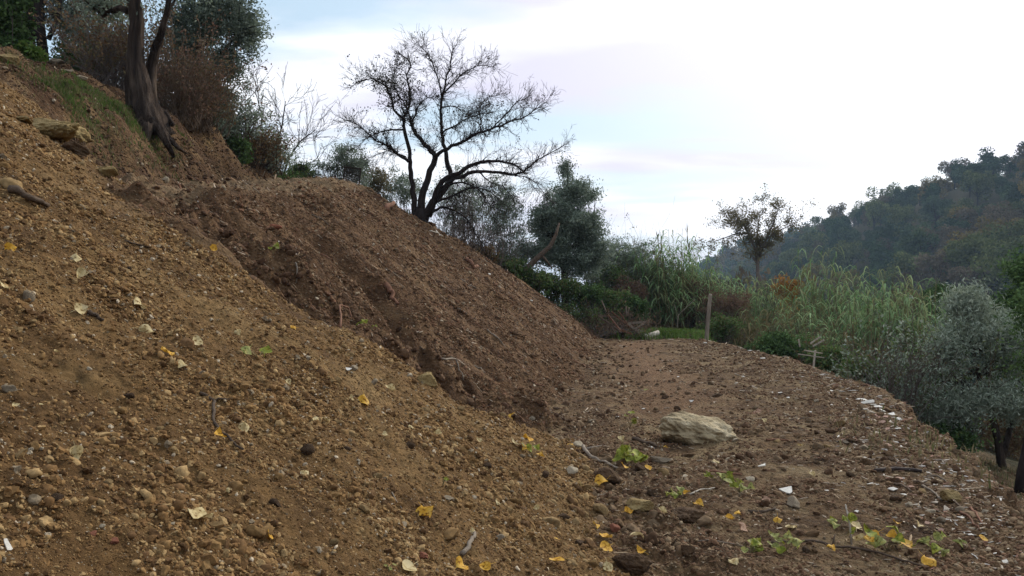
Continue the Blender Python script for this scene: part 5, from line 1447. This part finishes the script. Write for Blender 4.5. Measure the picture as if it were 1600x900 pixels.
rock('rock', 'dark brown elongated clod at the bottom of the near slope', 985, 893, 70, (0.6, 0.5), STONE[2], rng, rough=0.1)
rock('rock', 'long pale grey stone right of the dense green clump', 1034, 722, 42, (0.35, 0.35), STONE[3], rng, yaw=-0.5)
rock('rock', 'small dark round clod in the foreground centre', 1076, 866, 26, (0.9, 0.8), STONE[2], rng, rough=0.12)
rock('rock', 'terracotta stone high on the cut bank', 427, 360, 26, (0.7, 0.5), STONE[4], rng)
rock('rock', 'red brick coloured stone at the bottom of the near slope', 660, 873, 22, (0.7, 0.6), STONE[4], rng)
# ochre bedrock showing in the hillside and pale slabs at its top
for i, (px, py, w, dm) in enumerate(((62, 202, 120, (0.6, 0.38)), (112, 214, 80, (0.6, 0.5)), (114, 238, 56, (0.6, 0.6)), (160, 272, 50, (0.5, 0.45)), (30, 186, 56, (0.5, 0.3)))):
    rock('rock', ['broad ochre bedrock ledge in the cut hillside', 'ochre bedrock block right of the broad ledge', 'brown rock block under the ochre ledge', 'ochre block lowest of the hillside bedrock', 'ochre bedrock knob left of the broad ledge'][i], px, py, w, dm, OCHREROCK if i != 2 else STONE[2], rng, group='bedrock in the hillside', sink=0.42, rough=0.10, lumps=0.2, yaw=-0.45)
for i, (px, py, w, dm) in enumerate(((8, 98, 40, (0.7, 0.6)), (72, 82, 36, (0.7, 0.35)), (84, 100, 36, (0.6, 0.4)), (122, 122, 36, (0.5, 0.22)), (104, 112, 24, (0.5, 0.3)))):
    rock('rock', ['ochre rock at the left edge below the ivy', 'brown flat rock under the twin dark trunks', 'pale slab below the brown flat rock', 'thin pale slab lowest in the row at the top of the slope', 'small pale slab between two larger slabs'][i], px, py, w, dm, [OCHREROCK, STONE[1], STONE[3], STONE[0], STONE[3]][i], rng, group='rocks at the top of the slope', yaw=-0.4)
def stones():
    rng = R_(131)
    adj = ['pale', 'ochre', 'dark brown', 'grey', 'brick red']
    T = [(42, 468, 3, 28), (15, 610, 3, 30), (553, 577, 3, 18), (583, 600, 3, 18), (330, 500, 0, 10), (257, 283, 0, 18), (272, 262, 0, 10), (285, 790, 1, 16), (478, 705, 2, 30), (628, 822, 3, 20), (938, 800, 1, 30), (905, 700, 0, 24), (893, 738, 0, 26),
         (1000, 735, 2, 24), (1035, 740, 1, 22), (1240, 790, 3, 34), (1170, 750, 0, 18), (1312, 665, 1, 22), (1330, 690, 2, 16), (1322, 693, 3, 12), (850, 745, 2, 20), (925, 660, 3, 18), (830, 645, 3, 16), (780, 842, 3, 18), (860, 788, 1, 20),
         (146, 838, 4, 16), (178, 848, 4, 18), (160, 826, 0, 12), (270, 822, 0, 14), (64, 706, 0, 10), (48, 700, 0, 12), (140, 577, 0, 12), (1150, 690, 0, 14), (1215, 690, 1, 16), (1060, 640, 2, 18), (1120, 620, 2, 16), (720, 640, 1, 16), (690, 640, 3, 16),
         (540, 700, 2, 18), (590, 745, 1, 16), (640, 700, 2, 20), (470, 640, 1, 14), (420, 610, 2, 16), (200, 620, 2, 22), (250, 670, 1, 16), (90, 780, 2, 30), (170, 760, 1, 20), (360, 730, 1, 18), (430, 790, 2, 22), (520, 850, 1, 22), (570, 800, 1, 24), (700, 780, 3, 20),
         (760, 730, 2, 18), (880, 810, 2, 26), (905, 850, 2, 26), (960, 830, 4, 26), (1020, 770, 2, 20), (1260, 860, 2, 20), (1330, 745, 2, 18), (1290, 700, 1, 18), (1390, 720, 2, 18), (1350, 700, 3, 18), (1455, 800, 0, 18), (1470, 815, 3, 20), (1520, 830, 0, 14),
         (1420, 790, 0, 16), (1440, 770, 1, 18), (1400, 780, 2, 20), (1500, 800, 3, 18), (1540, 800, 0, 14), (1575, 820, 3, 16), (870, 640, 2, 14), (500, 480, 1, 12), (350, 470, 1, 12), (300, 440, 2, 14), (200, 420, 2, 12), (110, 350, 3, 10), (60, 320, 1, 12), (180, 340, 0, 8), (480, 560, 0, 12), (590, 540, 1, 16), (640, 590, 0, 12), (785, 650, 1, 18)]
    items = []
    shapes = [[rock_mesh('stone', STONE[k], (0.5, rng.uniform(0.33, 0.45), rng.uniform(0.24, 0.36)), rng, 8, 0.06, 2, (0.45, 0.85)) for _ in range(4)] for k in range(5)]
    for i, (px, py, k, w) in enumerate(T):
        p = hit(px, py)
        o = link('stone', shapes[k][i % 4])
        s = w * p.y / FPX
        o.scale = (s, s, s); o.rotation_euler = (rng.normal() * 0.3, rng.normal() * 0.3, rng.uniform(0, 6.28)); o.location = p + Vector((0, 0, s * 0.10))
        items.append((o, px, adj[k], zone_of(p)))
    number_off(items, 'stone', 'stone', 'stones lying on the ground')
stones()

# ------------------------------------------------------------------ broken white tile and plaster
def shard_mesh(mat, rng):
    n = int(rng.integers(4, 7))
    a = np.sort(rng.uniform(0, 2 * math.pi, n) * 0.35 + np.arange(n) * 2 * math.pi / n * 0.9)
    r = rng.uniform(0.3, 0.55, n)
    top = np.stack([np.cos(a) * r, np.sin(a) * r * 0.65, np.full(n, 0.035) + rng.normal(size=n) * 0.01], 1)
    bot = top * np.array([0.97, 0.97, 1]) - np.array([0, 0, 0.07])
    me = bpy.data.meshes.new('shard')
    me.from_pydata([tuple(v) for v in np.concatenate([top, bot])], [], [tuple(range(n)), tuple(range(2 * n - 1, n - 1, -1))] + [(i, i + n, (i + 1) % n + n, (i + 1) % n) for i in range(n)])
    me.materials.append(mat)
    return me
def shards():
    rng = R_(141)
    M = [[shard_mesh(m, rng) for _ in range(6)] for m in SHARD]
    big = [(1347, 627, 0, 22), (1357, 631, 0, 24), (1366, 634, 0, 20), (1374, 638, 0, 20), (1380, 644, 0, 16), (1393, 649, 0, 16), (1403, 657, 0, 12), (1403, 671, 0, 12), (1400, 692, 0, 14), (1362, 646, 1, 16), (1352, 640, 1, 14), (1372, 650, 2, 16), (1384, 655, 2, 16),
           (1392, 662, 1, 16), (1378, 662, 2, 14), (1350, 652, 1, 12), (1362, 658, 2, 14), (1388, 672, 2, 14), (1388, 698, 2, 22), (1370, 678, 1, 18), (1350, 690, 1, 16), (1364, 710, 0, 8), (1352, 718, 0, 8), (1229, 768, 0, 30), (1394, 766, 0, 18), (1360, 757, 0, 12),
           (1422, 762, 2, 16), (1452, 742, 0, 12), (1436, 738, 1, 14), (1412, 778, 0, 14), (1432, 792, 1, 14), (1462, 788, 1, 14), (1500, 812, 0, 14), (1518, 838, 0, 12), (1532, 806, 0, 10), (1548, 825, 1, 16), (1562, 810, 0, 10), (1478, 798, 1, 18), (1440, 808, 0, 10), (1490, 828, 1, 12), (1510, 790, 1, 12),
           (1450, 820, 2, 16), (1470, 832, 2, 16), (1425, 775, 2, 16), (1405, 750, 2, 14), (1445, 755, 1, 12), (1572, 880, 0, 14), (543, 581, 0, 14), (250, 379, 0, 14), (8, 856, 0, 26), (1275, 628, 0, 8), (1268, 645, 0, 8), (1220, 616, 0, 12), (1212, 624, 1, 12), (1232, 622, 0, 8), (1205, 612, 0, 8), (1150, 600, 0, 8), (1103, 537, 0, 10), (1122, 534, 0, 8), (1143, 536, 0, 8),
           (1172, 549, 0, 9), (1192, 561, 0, 10), (1152, 588, 1, 12), (1162, 589, 0, 8), (1060, 590, 0, 6), (965, 652, 0, 8), (1005, 640, 0, 7), (1020, 700, 0, 8), (1190, 730, 0, 20), (1142, 760, 0, 8), (1155, 760, 0, 8), (1080, 628, 0, 10), (692, 352, 0, 12), (684, 367, 0, 14), (570, 395, 0, 8), (705, 425, 0, 6), (765, 430, 0, 6),
           (830, 470, 0, 6), (1480, 770, 1, 12), (436, 376, 0, 8), (310, 318, 0, 8), (590, 400, 0, 6), (880, 486, 0, 8), (900, 530, 0, 6), (1338, 800, 0, 10), (1292, 768, 0, 8), (215, 484, 1, 10), (1252, 580, 0, 7), (1300, 612, 0, 7)]
    items = []
    adj = ['white', 'dirty cream', 'dull pink']
    for i, (px, py, k, w) in enumerate(big):
        p = hit(px, py); n = normal_at(p.x, p.y, 0.1)
        o = link('shard', M[k][i % 6])
        s = w * p.y / FPX
        o.scale = (s, s, s)
        o.rotation_mode = 'QUATERNION'
        o.rotation_quaternion = align((n + Vector((0, -0.25, 0))).normalized(), rng.uniform(-0.6, 0.6), rng.uniform(0.05, 0.35), rng)
        o.location = p + n * (0.008 + 0.06 * s)
        zn = zone_of(p)
        if zn == ZONE[0]: zn = 'in the rim rubble' if px > 1320 else zn
        items.append((o, px, adj[k], zn))
    number_off(items, 'shard', 'shard', 'broken tile and plaster')
shards()

# ------------------------------------------------------------------ sticks, roots and pipe
def stick(name, label, pts, r0, r1, mat, rng, lift=0.0, cat='stick', forks=(), group=None, sides=6, wob=0.3):
    W = [hit(a, b) for a, b in pts]
    if lift:
        W = [w + Vector((0, 0, lift * math.sin(math.pi * i / max(1, len(W) - 1)))) for i, w in enumerate(W)]
    o0 = W[0].copy()
    fine = []
    for i in range(len(W) - 1):
        for q in range(4):
            p = W[i].lerp(W[i + 1], q / 4)
            g = hgt(p.x, p.y)
            p.z = max(p.z, g) + r0 * 0.8
            fine.append(p - o0 + vrand(rng) * r0 * wob)
    fine.append(W[-1] - o0 + Vector((0, 0, r0)))
    root = empty(name, o0) if forks else None
    mb = MB()
    m = len(fine)
    mb.tube(fine, [r0 + (r1 - r0) * i / (m - 1) for i in range(m)], sides, jitter=0.15, rng=rng)
    for k, (i, d, L) in enumerate(forks):
        s = fine[min(i, m - 1)]
        mb.tube([s, s + Vector(d) * L * 0.5 + vrand(rng) * 0.01, s + Vector(d) * L], [r0 * 0.7, r0 * 0.5, r0 * 0.25], 5)
    ob = mb.build(name if not forks else 'branch', mat, root, True)
    if not forks: ob.location = o0; root = ob
    return tag(root, label, cat, group)
rng = R_(151)
stick('stick', 'long brown stick high on the near slope at the left edge', [(20, 304), (48, 320), (76, 330)], 0.022, 0.012, DEADWOOD, rng)
stick('stick', 'dark forked twig in the middle of the near slope', [(310, 615), (335, 628), (333, 655), (345, 680), (380, 706)], 0.008, 0.004, DEADWOOD, rng, forks=((4, (0.8, 0.1, 0.1), 0.07),))
stick('stick', 'grey weathered stick at the bottom of the near slope', [(722, 872), (733, 855), (742, 836)], 0.011, 0.007, WOOD, rng, lift=0.01)
stick('stick', 'thin twig left of the two yellow leaves near the bottom', [(612, 770), (622, 788), (636, 806)], 0.003, 0.002, WOOD, rng)
stick('stick', 'short grey twig beside a leaf on the left of the near slope', [(138, 490), (152, 497), (162, 503)], 0.011, 0.006, DEADWOOD, rng)
stick('stick', 'thin twig lying across the upper near slope', [(195, 378), (215, 384), (235, 388)], 0.006, 0.003, DEADWOOD, rng)
stick('pipe', 'straight dark rusty pipe lying at the right rim of the terrace', [(1366, 738), (1400, 738), (1440, 740)], 0.015, 0.015, IRON, rng, cat='pipe', lift=0.01, wob=0.05, sides=8)
stick('stick', 'long bent twig across the bottom right of the terrace', [(1205, 850), (1240, 848), (1300, 855), (1350, 861), (1400, 874), (1440, 889)], 0.010, 0.006, DEADWOOD, rng, forks=((8, (0.3, 0.4, 0.5), 0.12),))
stick('stick', 'pale twig left of the long bent twig', [(1090, 846), (1110, 850), (1150, 852), (1185, 862)], 0.004, 0.003, WOOD, rng)
stick('stick', 'pale twig between green sprigs in the foreground', [(1078, 772), (1095, 766), (1118, 762)], 0.006, 0.004, PALEWOOD, rng)
stick('stick', 'grey branch at the foot of the near slope', [(908, 698), (920, 715), (945, 726), (965, 735)], 0.020, 0.009, WOOD, rng, forks=((2, (0.9, 0.2, 0.15), 0.18),))
stick('stick', 'dark stick on the terrace left of the boulder', [(990, 690), (1008, 694), (1025, 700)], 0.022, 0.015, DEADWOOD, rng)
stick('stick', 'reddish stick on the terrace right of the boulder', [(1196, 688), (1215, 688), (1236, 689)], 0.010, 0.007, ROOT, rng)
stick('stick', 'reddish stick below the boulder', [(1100, 736), (1130, 740), (1158, 744)], 0.012, 0.008, ROOT, rng)
stick('stick', 'dark charred stick beside the pinkish leaf', [(1170, 802), (1190, 801), (1212, 799)], 0.013, 0.010, DEADWOOD, rng)
stick('stick', 'thin brown stick right of the boulder on the terrace', [(1236, 655), (1250, 655), (1264, 655)], 0.010, 0.006, DEADWOOD, rng)
stick('root', 'red torn root on the cut bank', [(604, 446), (612, 458), (618, 472), (622, 482)], 0.035, 0.012, ROOT, rng, cat='root')
stick('root', 'curved dark root hanging in the gully', [(690, 563), (712, 575), (724, 600)], 0.012, 0.006, WOOD, rng, cat='root', lift=0.05)
stick('root', 'looped red root at the lip of the cut bank', [(533, 512), (532, 490), (545, 488), (550, 506)], 0.010, 0.006, ROOT, rng, cat='root', lift=0.05)
stick('root', 'pale root across the middle of the cut bank', [(630, 512), (645, 519), (660, 521)], 0.012, 0.006, WOOD, rng, cat='root')
stick('root', 'upright thin root high on the lip of the cut bank', [(462, 410), (464, 420), (463, 432)], 0.008, 0.005, WOOD, rng, cat='root', lift=0.04)
stick('stick', 'dark red stump of branch on the crest of the cut bank', [(604, 330), (614, 324), (620, 316)], 0.06, 0.035, ROOT, rng)
stick('stick', 'pale stick on the crest near the bare tree', [(672, 360), (684, 368), (692, 372)], 0.018, 0.012, PALEWOOD, rng)
stick('stick', 'reddish branch stub on the far crest', [(728, 410), (740, 418), (750, 424)], 0.05, 0.03, ROOT, rng)
stick('stick', 'white stick beyond the far crest', [(834, 450), (842, 454), (850, 458)], 0.03, 0.025, PALEWOOD, rng)
stick('stick', 'thin pale branch across the hill edge above the track', [(410, 276), (430, 270), (455, 265)], 0.012, 0.006, WOOD, rng, lift=0.25)
# sticks combed down the cut bank
B = [(480, 330, 515, 350), (560, 372, 590, 392), (700, 470, 730, 492), (640, 400, 668, 416), (500, 395, 520, 408), (760, 520, 790, 545), (850, 545, 880, 568), (665, 445, 690, 462), (720, 440, 745, 455), (800, 500, 830, 520), (890, 560, 925, 580), (560, 330, 575, 342), (600, 420, 618, 430), (825, 590, 850, 606), (735, 560, 758, 578)]
for i, (a, b, c, d) in enumerate(B):
    o = stick('stick', None, [(a, b), ((a + c) / 2, (b + d) / 2 + rng.normal()), (c, d)], 0.012, 0.007, [DEADWOOD, ROOT, WOOD][i % 3], rng, wob=0.6)
    B[i] = (o, a, ['dark brown', 'reddish', 'greyish'][i % 3] + ' thin', 'lying down the slope of the cut bank')
number_off(B, 'stick', 'stick', 'sticks on the cut bank')
# rubble of straw and sticks on the right rim
Rr = [(1450, 745, 1478, 752), (1480, 780, 1512, 806), (1500, 800, 1530, 830), (1440, 760, 1470, 782), (1420, 752, 1450, 762), (1515, 795, 1535, 820), (1462, 722, 1480, 724), (1395, 755, 1425, 770), (1410, 660, 1440, 655)]
for i, (a, b, c, d) in enumerate(Rr):
    o = stick('stick', None, [(a, b), ((a + c) / 2, (b + d) / 2), (c, d)], 0.010, 0.006, [WOOD, TWIG, ROOT][i % 3], rng, lift=0.02)
    Rr[i] = (o, a, ['greyish', 'straw coloured', 'reddish'][i % 3] + ' thin', 'in the rubble on the right rim')
number_off(Rr, 'stick', 'stick', 'sticks in the rubble')
def upright_stem():
    p = hit(1331, 850)
    root = empty('stem', p)
    t = at(1321, 788, p.y) - p
    mb = MB(); mb.tube([(0, 0, -0.02), tuple(t * 0.5 + Vector((0.006, 0, 0))), tuple(t)], [0.007, 0.006, 0.004], 6); mb.build('stalk', PALEWOOD, root, True)
    for k, z in enumerate((0.35, 0.7)):
        o = link('leaf', LEAF['g'][k], root); o.scale = (0.06,) * 3; o.location = t * z + Vector((0.025, 0, 0)); o.rotation_euler = (0.9, 0.3, k * 1.5 - 1.6)
    tag(root, 'upright pale stem standing in the foreground terrace', 'stem')
upright_stem()

# ------------------------------------------------------------------ posts, fence remains, debris heap
def fence_post():
    p = stand(1103, 25.0)
    t = at(1110, 459, p.y) - p
    mb = MB()
    mb.tube([(0, 0, -0.2), (0.01, 0, 0.1), tuple(t * 0.5), tuple(t * 0.95), tuple(t)], [0.07, 0.066, 0.058, 0.055, 0.036], 9, jitter=0.16, rng=rng)
    o = mb.build('fence_post', WOOD, None, True); o.location = p
    tag(o, 'leaning grey wooden fence post at the far end of the terrace', 'post')
    p = stand(326, 18.2); t = at(328, 160, 18.2) - p
    mb = MB(); mb.tube([(0, 0, -0.2), tuple(t * 0.5 + Vector((0.01, 0, 0))), tuple(t)], [0.045, 0.04, 0.035], 7, jitter=0.15, rng=rng)
    o = mb.build('fence_post', WOOD, None, True); o.location = p
    tag(o, 'thin weathered post among the brush on the hill edge', 'post')
fence_post()
def plank(mb, a, b, w, t):
    a, b = Vector(a), Vector(b)
    d = (b - a); L = d.length
    q = d.to_track_quat('X', 'Z').to_matrix()
    mb.box((a + b) / 2, (L, t, w), q)
def broken_fence():
    Y = 17.2
    b = stand(1270, Y, 0.05)
    root = empty('broken_fence', b)
    mb = MB(); plank(mb, (0, 0, 0), at(1274, 547, Y) - b, 0.03, 0.03); mb.build('post', PALEWOOD, root)
    for (x0, y0, x1, y1, dy) in ((1247, 553, 1288, 559, -0.04), (1256, 547, 1285, 552, 0.05)):
        mb = MB(); plank(mb, at(x0, y0, Y + dy) - b, at(x1, y1, Y + dy - 0.1) - b, 0.022, 0.012); mb.build('rail', SHARD[1], root)
    tag(root, 'broken white fence with one post and two rails at the terrace rim', 'fence')
    for i, (x0, y0, x1, y1, Y, lb) in enumerate(((1266, 537, 1282, 526, 19.5, 'upper white plank leaning on the bramble by the rim'), (1270, 541, 1288, 531, 19.4, 'lower white plank leaning on the bramble by the rim'), (1248, 530, 1250, 542, 19.8, 'small white stake left of the leaning planks'))):
        mb = MB(); a = at(x0, y0, Y); plank(mb, (0, 0, 0), at(x1, y1, Y) - a, 0.035, 0.015)
        o = mb.build('plank', SHARD[1]); o.location = a
        tag(o, lb, 'plank', 'white planks by the rim')
broken_fence()
def mesh_panel():
    Y = 21.0
    b = stand(548, Y, 0.0)
    w, h = 25 * Y / FPX, 31 * Y / FPX
    root = empty('mesh_panel', (b.x, b.y, at(548, 293, Y).z if at(548, 293, Y).z > b.z else b.z), 0.15)
    root.rotation_euler = (0, 0.10, 0.15)
    mb = MB()
    for s in (-1, 1): mb.box((s * w / 2, 0, h / 2 - 0.1), (0.03, 0.03, h + 0.2))
    mb.box((0, 0.002, h), (w + 0.03, 0.026, 0.03)); mb.box((0, 0.002, 0.05), (w + 0.03, 0.026, 0.03))
    mb.build('frame', IRON, root)
    wm = MB()
    for i in range(1, 16): wm.box((-w / 2 + w * i / 16, 0, h / 2), (0.009, 0.008, h))
    for i in range(1, 19): wm.box((0, 0.009, h * i / 19), (w, 0.008, 0.009))
    o = wm.build('wire_mesh', IRON, root); tag(o, kind='stuff')
    tag(root, 'dark square mesh panel standing on the crest left of the bare tree', 'panel')
mesh_panel()
def debris():
    rng = R_(161)
    Pk = [(935, 493, 957, 495, 0.05, 0), (937, 496, 962, 513, 0.04, 0), (950, 492, 966, 512, 0.03, 1), (983, 505, 1008, 503, 0.05, 2), (981, 505, 996, 518, 0.05, 2), (992, 514, 1007, 505, 0.035, 2), (975, 510, 998, 519, 0.05, 0), (960, 512, 982, 520, 0.05, 1), (940, 470, 946, 484, 0.03, 0),
          (978, 479, 979, 491, 0.04, 2), (983, 481, 981, 491, 0.03, 2), (972, 491, 984, 491, 0.03, 0), (956, 487, 976, 505, 0.025, 1), (968, 488, 985, 514, 0.025, 1), (1008, 530, 1034, 527, 0.05, 2), (952, 505, 960, 520, 0.03, 0)]
    lab = ['grey board at the top left of the debris heap', 'grey pole slanting down the left of the debris heap', 'reddish stick crossing the grey pole in the debris heap', 'pale board at the right shoulder of the debris heap', 'pale board slanting down at the right of the debris heap', 'pale stick pointing up at the right of the debris heap',
           'grey board low in the debris heap', 'reddish board low in the debris heap', 'grey stick standing above the debris heap in the bramble', 'left white stake behind the debris heap', 'right white stake behind the debris heap', 'short grey stick at the foot of the white stakes', 'upper reddish stick in the debris heap', 'long reddish stick in the middle of the debris heap', 'thin pale board under the pale log', 'short grey stick at the left foot of the debris heap']
    for i, (x0, y0, x1, y1, w, m) in enumerate(Pk):
        Y = 24.9 + rng.uniform(-0.3, 0.3)
        a = at(x0, y0, Y); b = at(x1, y1, Y + rng.uniform(-0.4, 0.4))
        a.z = max(a.z, hgt(a.x, a.y) + w * 0.5); b.z = max(b.z, hgt(b.x, b.y) + w * 0.5)
        mb = MB(); plank(mb, (0, 0, 0), (b - a) * 1.25, w * 1.3, 0.03)
        o = mb.build('plank', [DEADWOOD, ROOT, WOOD][m]); o.location = a
        tag(o, lab[i], 'plank', 'boards and sticks of the debris heap')
    brush('brushwood', 'heap of dark brushwood and roots at the end of the terrace', 956, 25.6, 0.75, 1.3, rng, 100, mat=DEADWOOD, lev=1, lean=(0.9, 0), leaf=PLUM, nleaf=1200, cat='brushwood')
    brush('brushwood', 'dark brushwood spilling left from the debris heap', 922, 26.2, 0.75, 0.8, rng, 60, mat=DEADWOOD, lev=1, lean=(-0.6, 0), leaf=BRAMBLE, nleaf=1600, cat='brushwood')
    # sagging dark sheet
    p = stand(982, 25.0)
    n, m = 14, 6
    V = [(-0.75 + 1.5 * i / n, -0.25 + 0.6 * j / m, 0.08 + 0.16 * math.sin(3.1 * i / n) + 0.14 * j / m + 0.025 * math.sin(i * 1.9 + j)) for i in range(n + 1) for j in range(m + 1)]
    V += [(x, y, z - 0.012) for x, y, z in V]
    k = (n + 1) * (m + 1)
    q = lambda i, j: i * (m + 1) + j
    F = [(q(i, j), q(i + 1, j), q(i + 1, j + 1), q(i, j + 1)) for i in range(n) for j in range(m)]
    F += [tuple(k + t for t in reversed(f)) for f in F]
    F += [(q(i, 0) + k, q(i + 1, 0) + k, q(i + 1, 0), q(i, 0)) for i in range(n)]
    o = link('dark_sheet', np_mesh('dark_sheet', np.array(V), np.array(F), IRON, True)); o.location = p + Vector((-0.1, 0.2, -0.02))
    tag(o, 'dark sagging sheet at the front of the debris heap', 'sheet')
    a = stand(1007, 24.9, 0); b = at(1029, 522, a.y + 0.2) - a; b.z = max(b.z, 0.08)
    mb = MB(); mb.tube([(0, 0, 0.07), tuple(b * 0.5 + Vector((0, 0, 0.05))), tuple(b + Vector((0, 0, 0.04)))], [0.07, 0.075, 0.08], 10, jitter=0.1, rng=rng)
    o = mb.build('log', PALEWOOD, None, True); o.location = a
    tag(o, 'short pale log lying right of the debris heap', 'log')
    # leaning dead branch in front of the big olive
    Y = 26.2
    b = stand(803, Y, 0.1)
    mb = MB()
    pts = [Vector((0, 0, 0)), at(825, 418, Y) - b, at(845, 398, Y) - b, at(860, 385, Y) - b, at(868, 368, Y) - b, at(874, 348, Y) - b]
    mb.tube(pts, [0.12, 0.10, 0.085, 0.07, 0.05, 0.025], 8, jitter=0.15, rng=rng)
    mb.tube([pts[2], at(852, 405, Y) - b, at(863, 420, Y) - b], [0.05, 0.04, 0.02], 6)
    o = mb.build('dead_branch', DEADWOOD, None, True); o.location = b
    tag(o, 'thick leaning dead branch in front of the big olive', 'branch')
    # bare forked twigs by the tall reeds
    Y = 27
    b = stand(1057, Y)
    mb = MB()
    mb.tube([(0, 0, 0), at(1060, 492, Y) - b, at(1075, 478, Y) - b, at(1086, 468, Y) - b], [0.016, 0.014, 0.011, 0.006], 6)
    mb.tube([at(1058, 495, Y) - b, at(1056, 485, Y) - b, at(1054, 476, Y) - b], [0.010, 0.008, 0.005], 5)
    o = mb.build('dead_branch', WOOD, None, True); o.location = b
    tag(o, 'thin forked pale branch standing in the grass left of the fence post', 'branch')
debris()
# ------------------------------------------------------------------ valley haze
def haze():
    mb = MB()
    mb.box((0, 0, 5), (5200, 5200, 140))
    m, N, L = new_mat('haze')
    v = N.new('ShaderNodeVolumePrincipled')
    v.inputs['Color'].default_value = (0.55, 0.76, 1.0, 1)
    v.inputs['Density'].default_value = 0.0003
    v.inputs['Anisotropy'].default_value = 0.1
    o = N.new('ShaderNodeOutputMaterial'); L.new(v.outputs[0], o.inputs['Volume'])
    ob = mb.build('haze', m)
    ob.location = (0, 0, 0)
    tag(ob, 'thin blue haze filling the valley air', 'haze', kind='stuff')
haze()
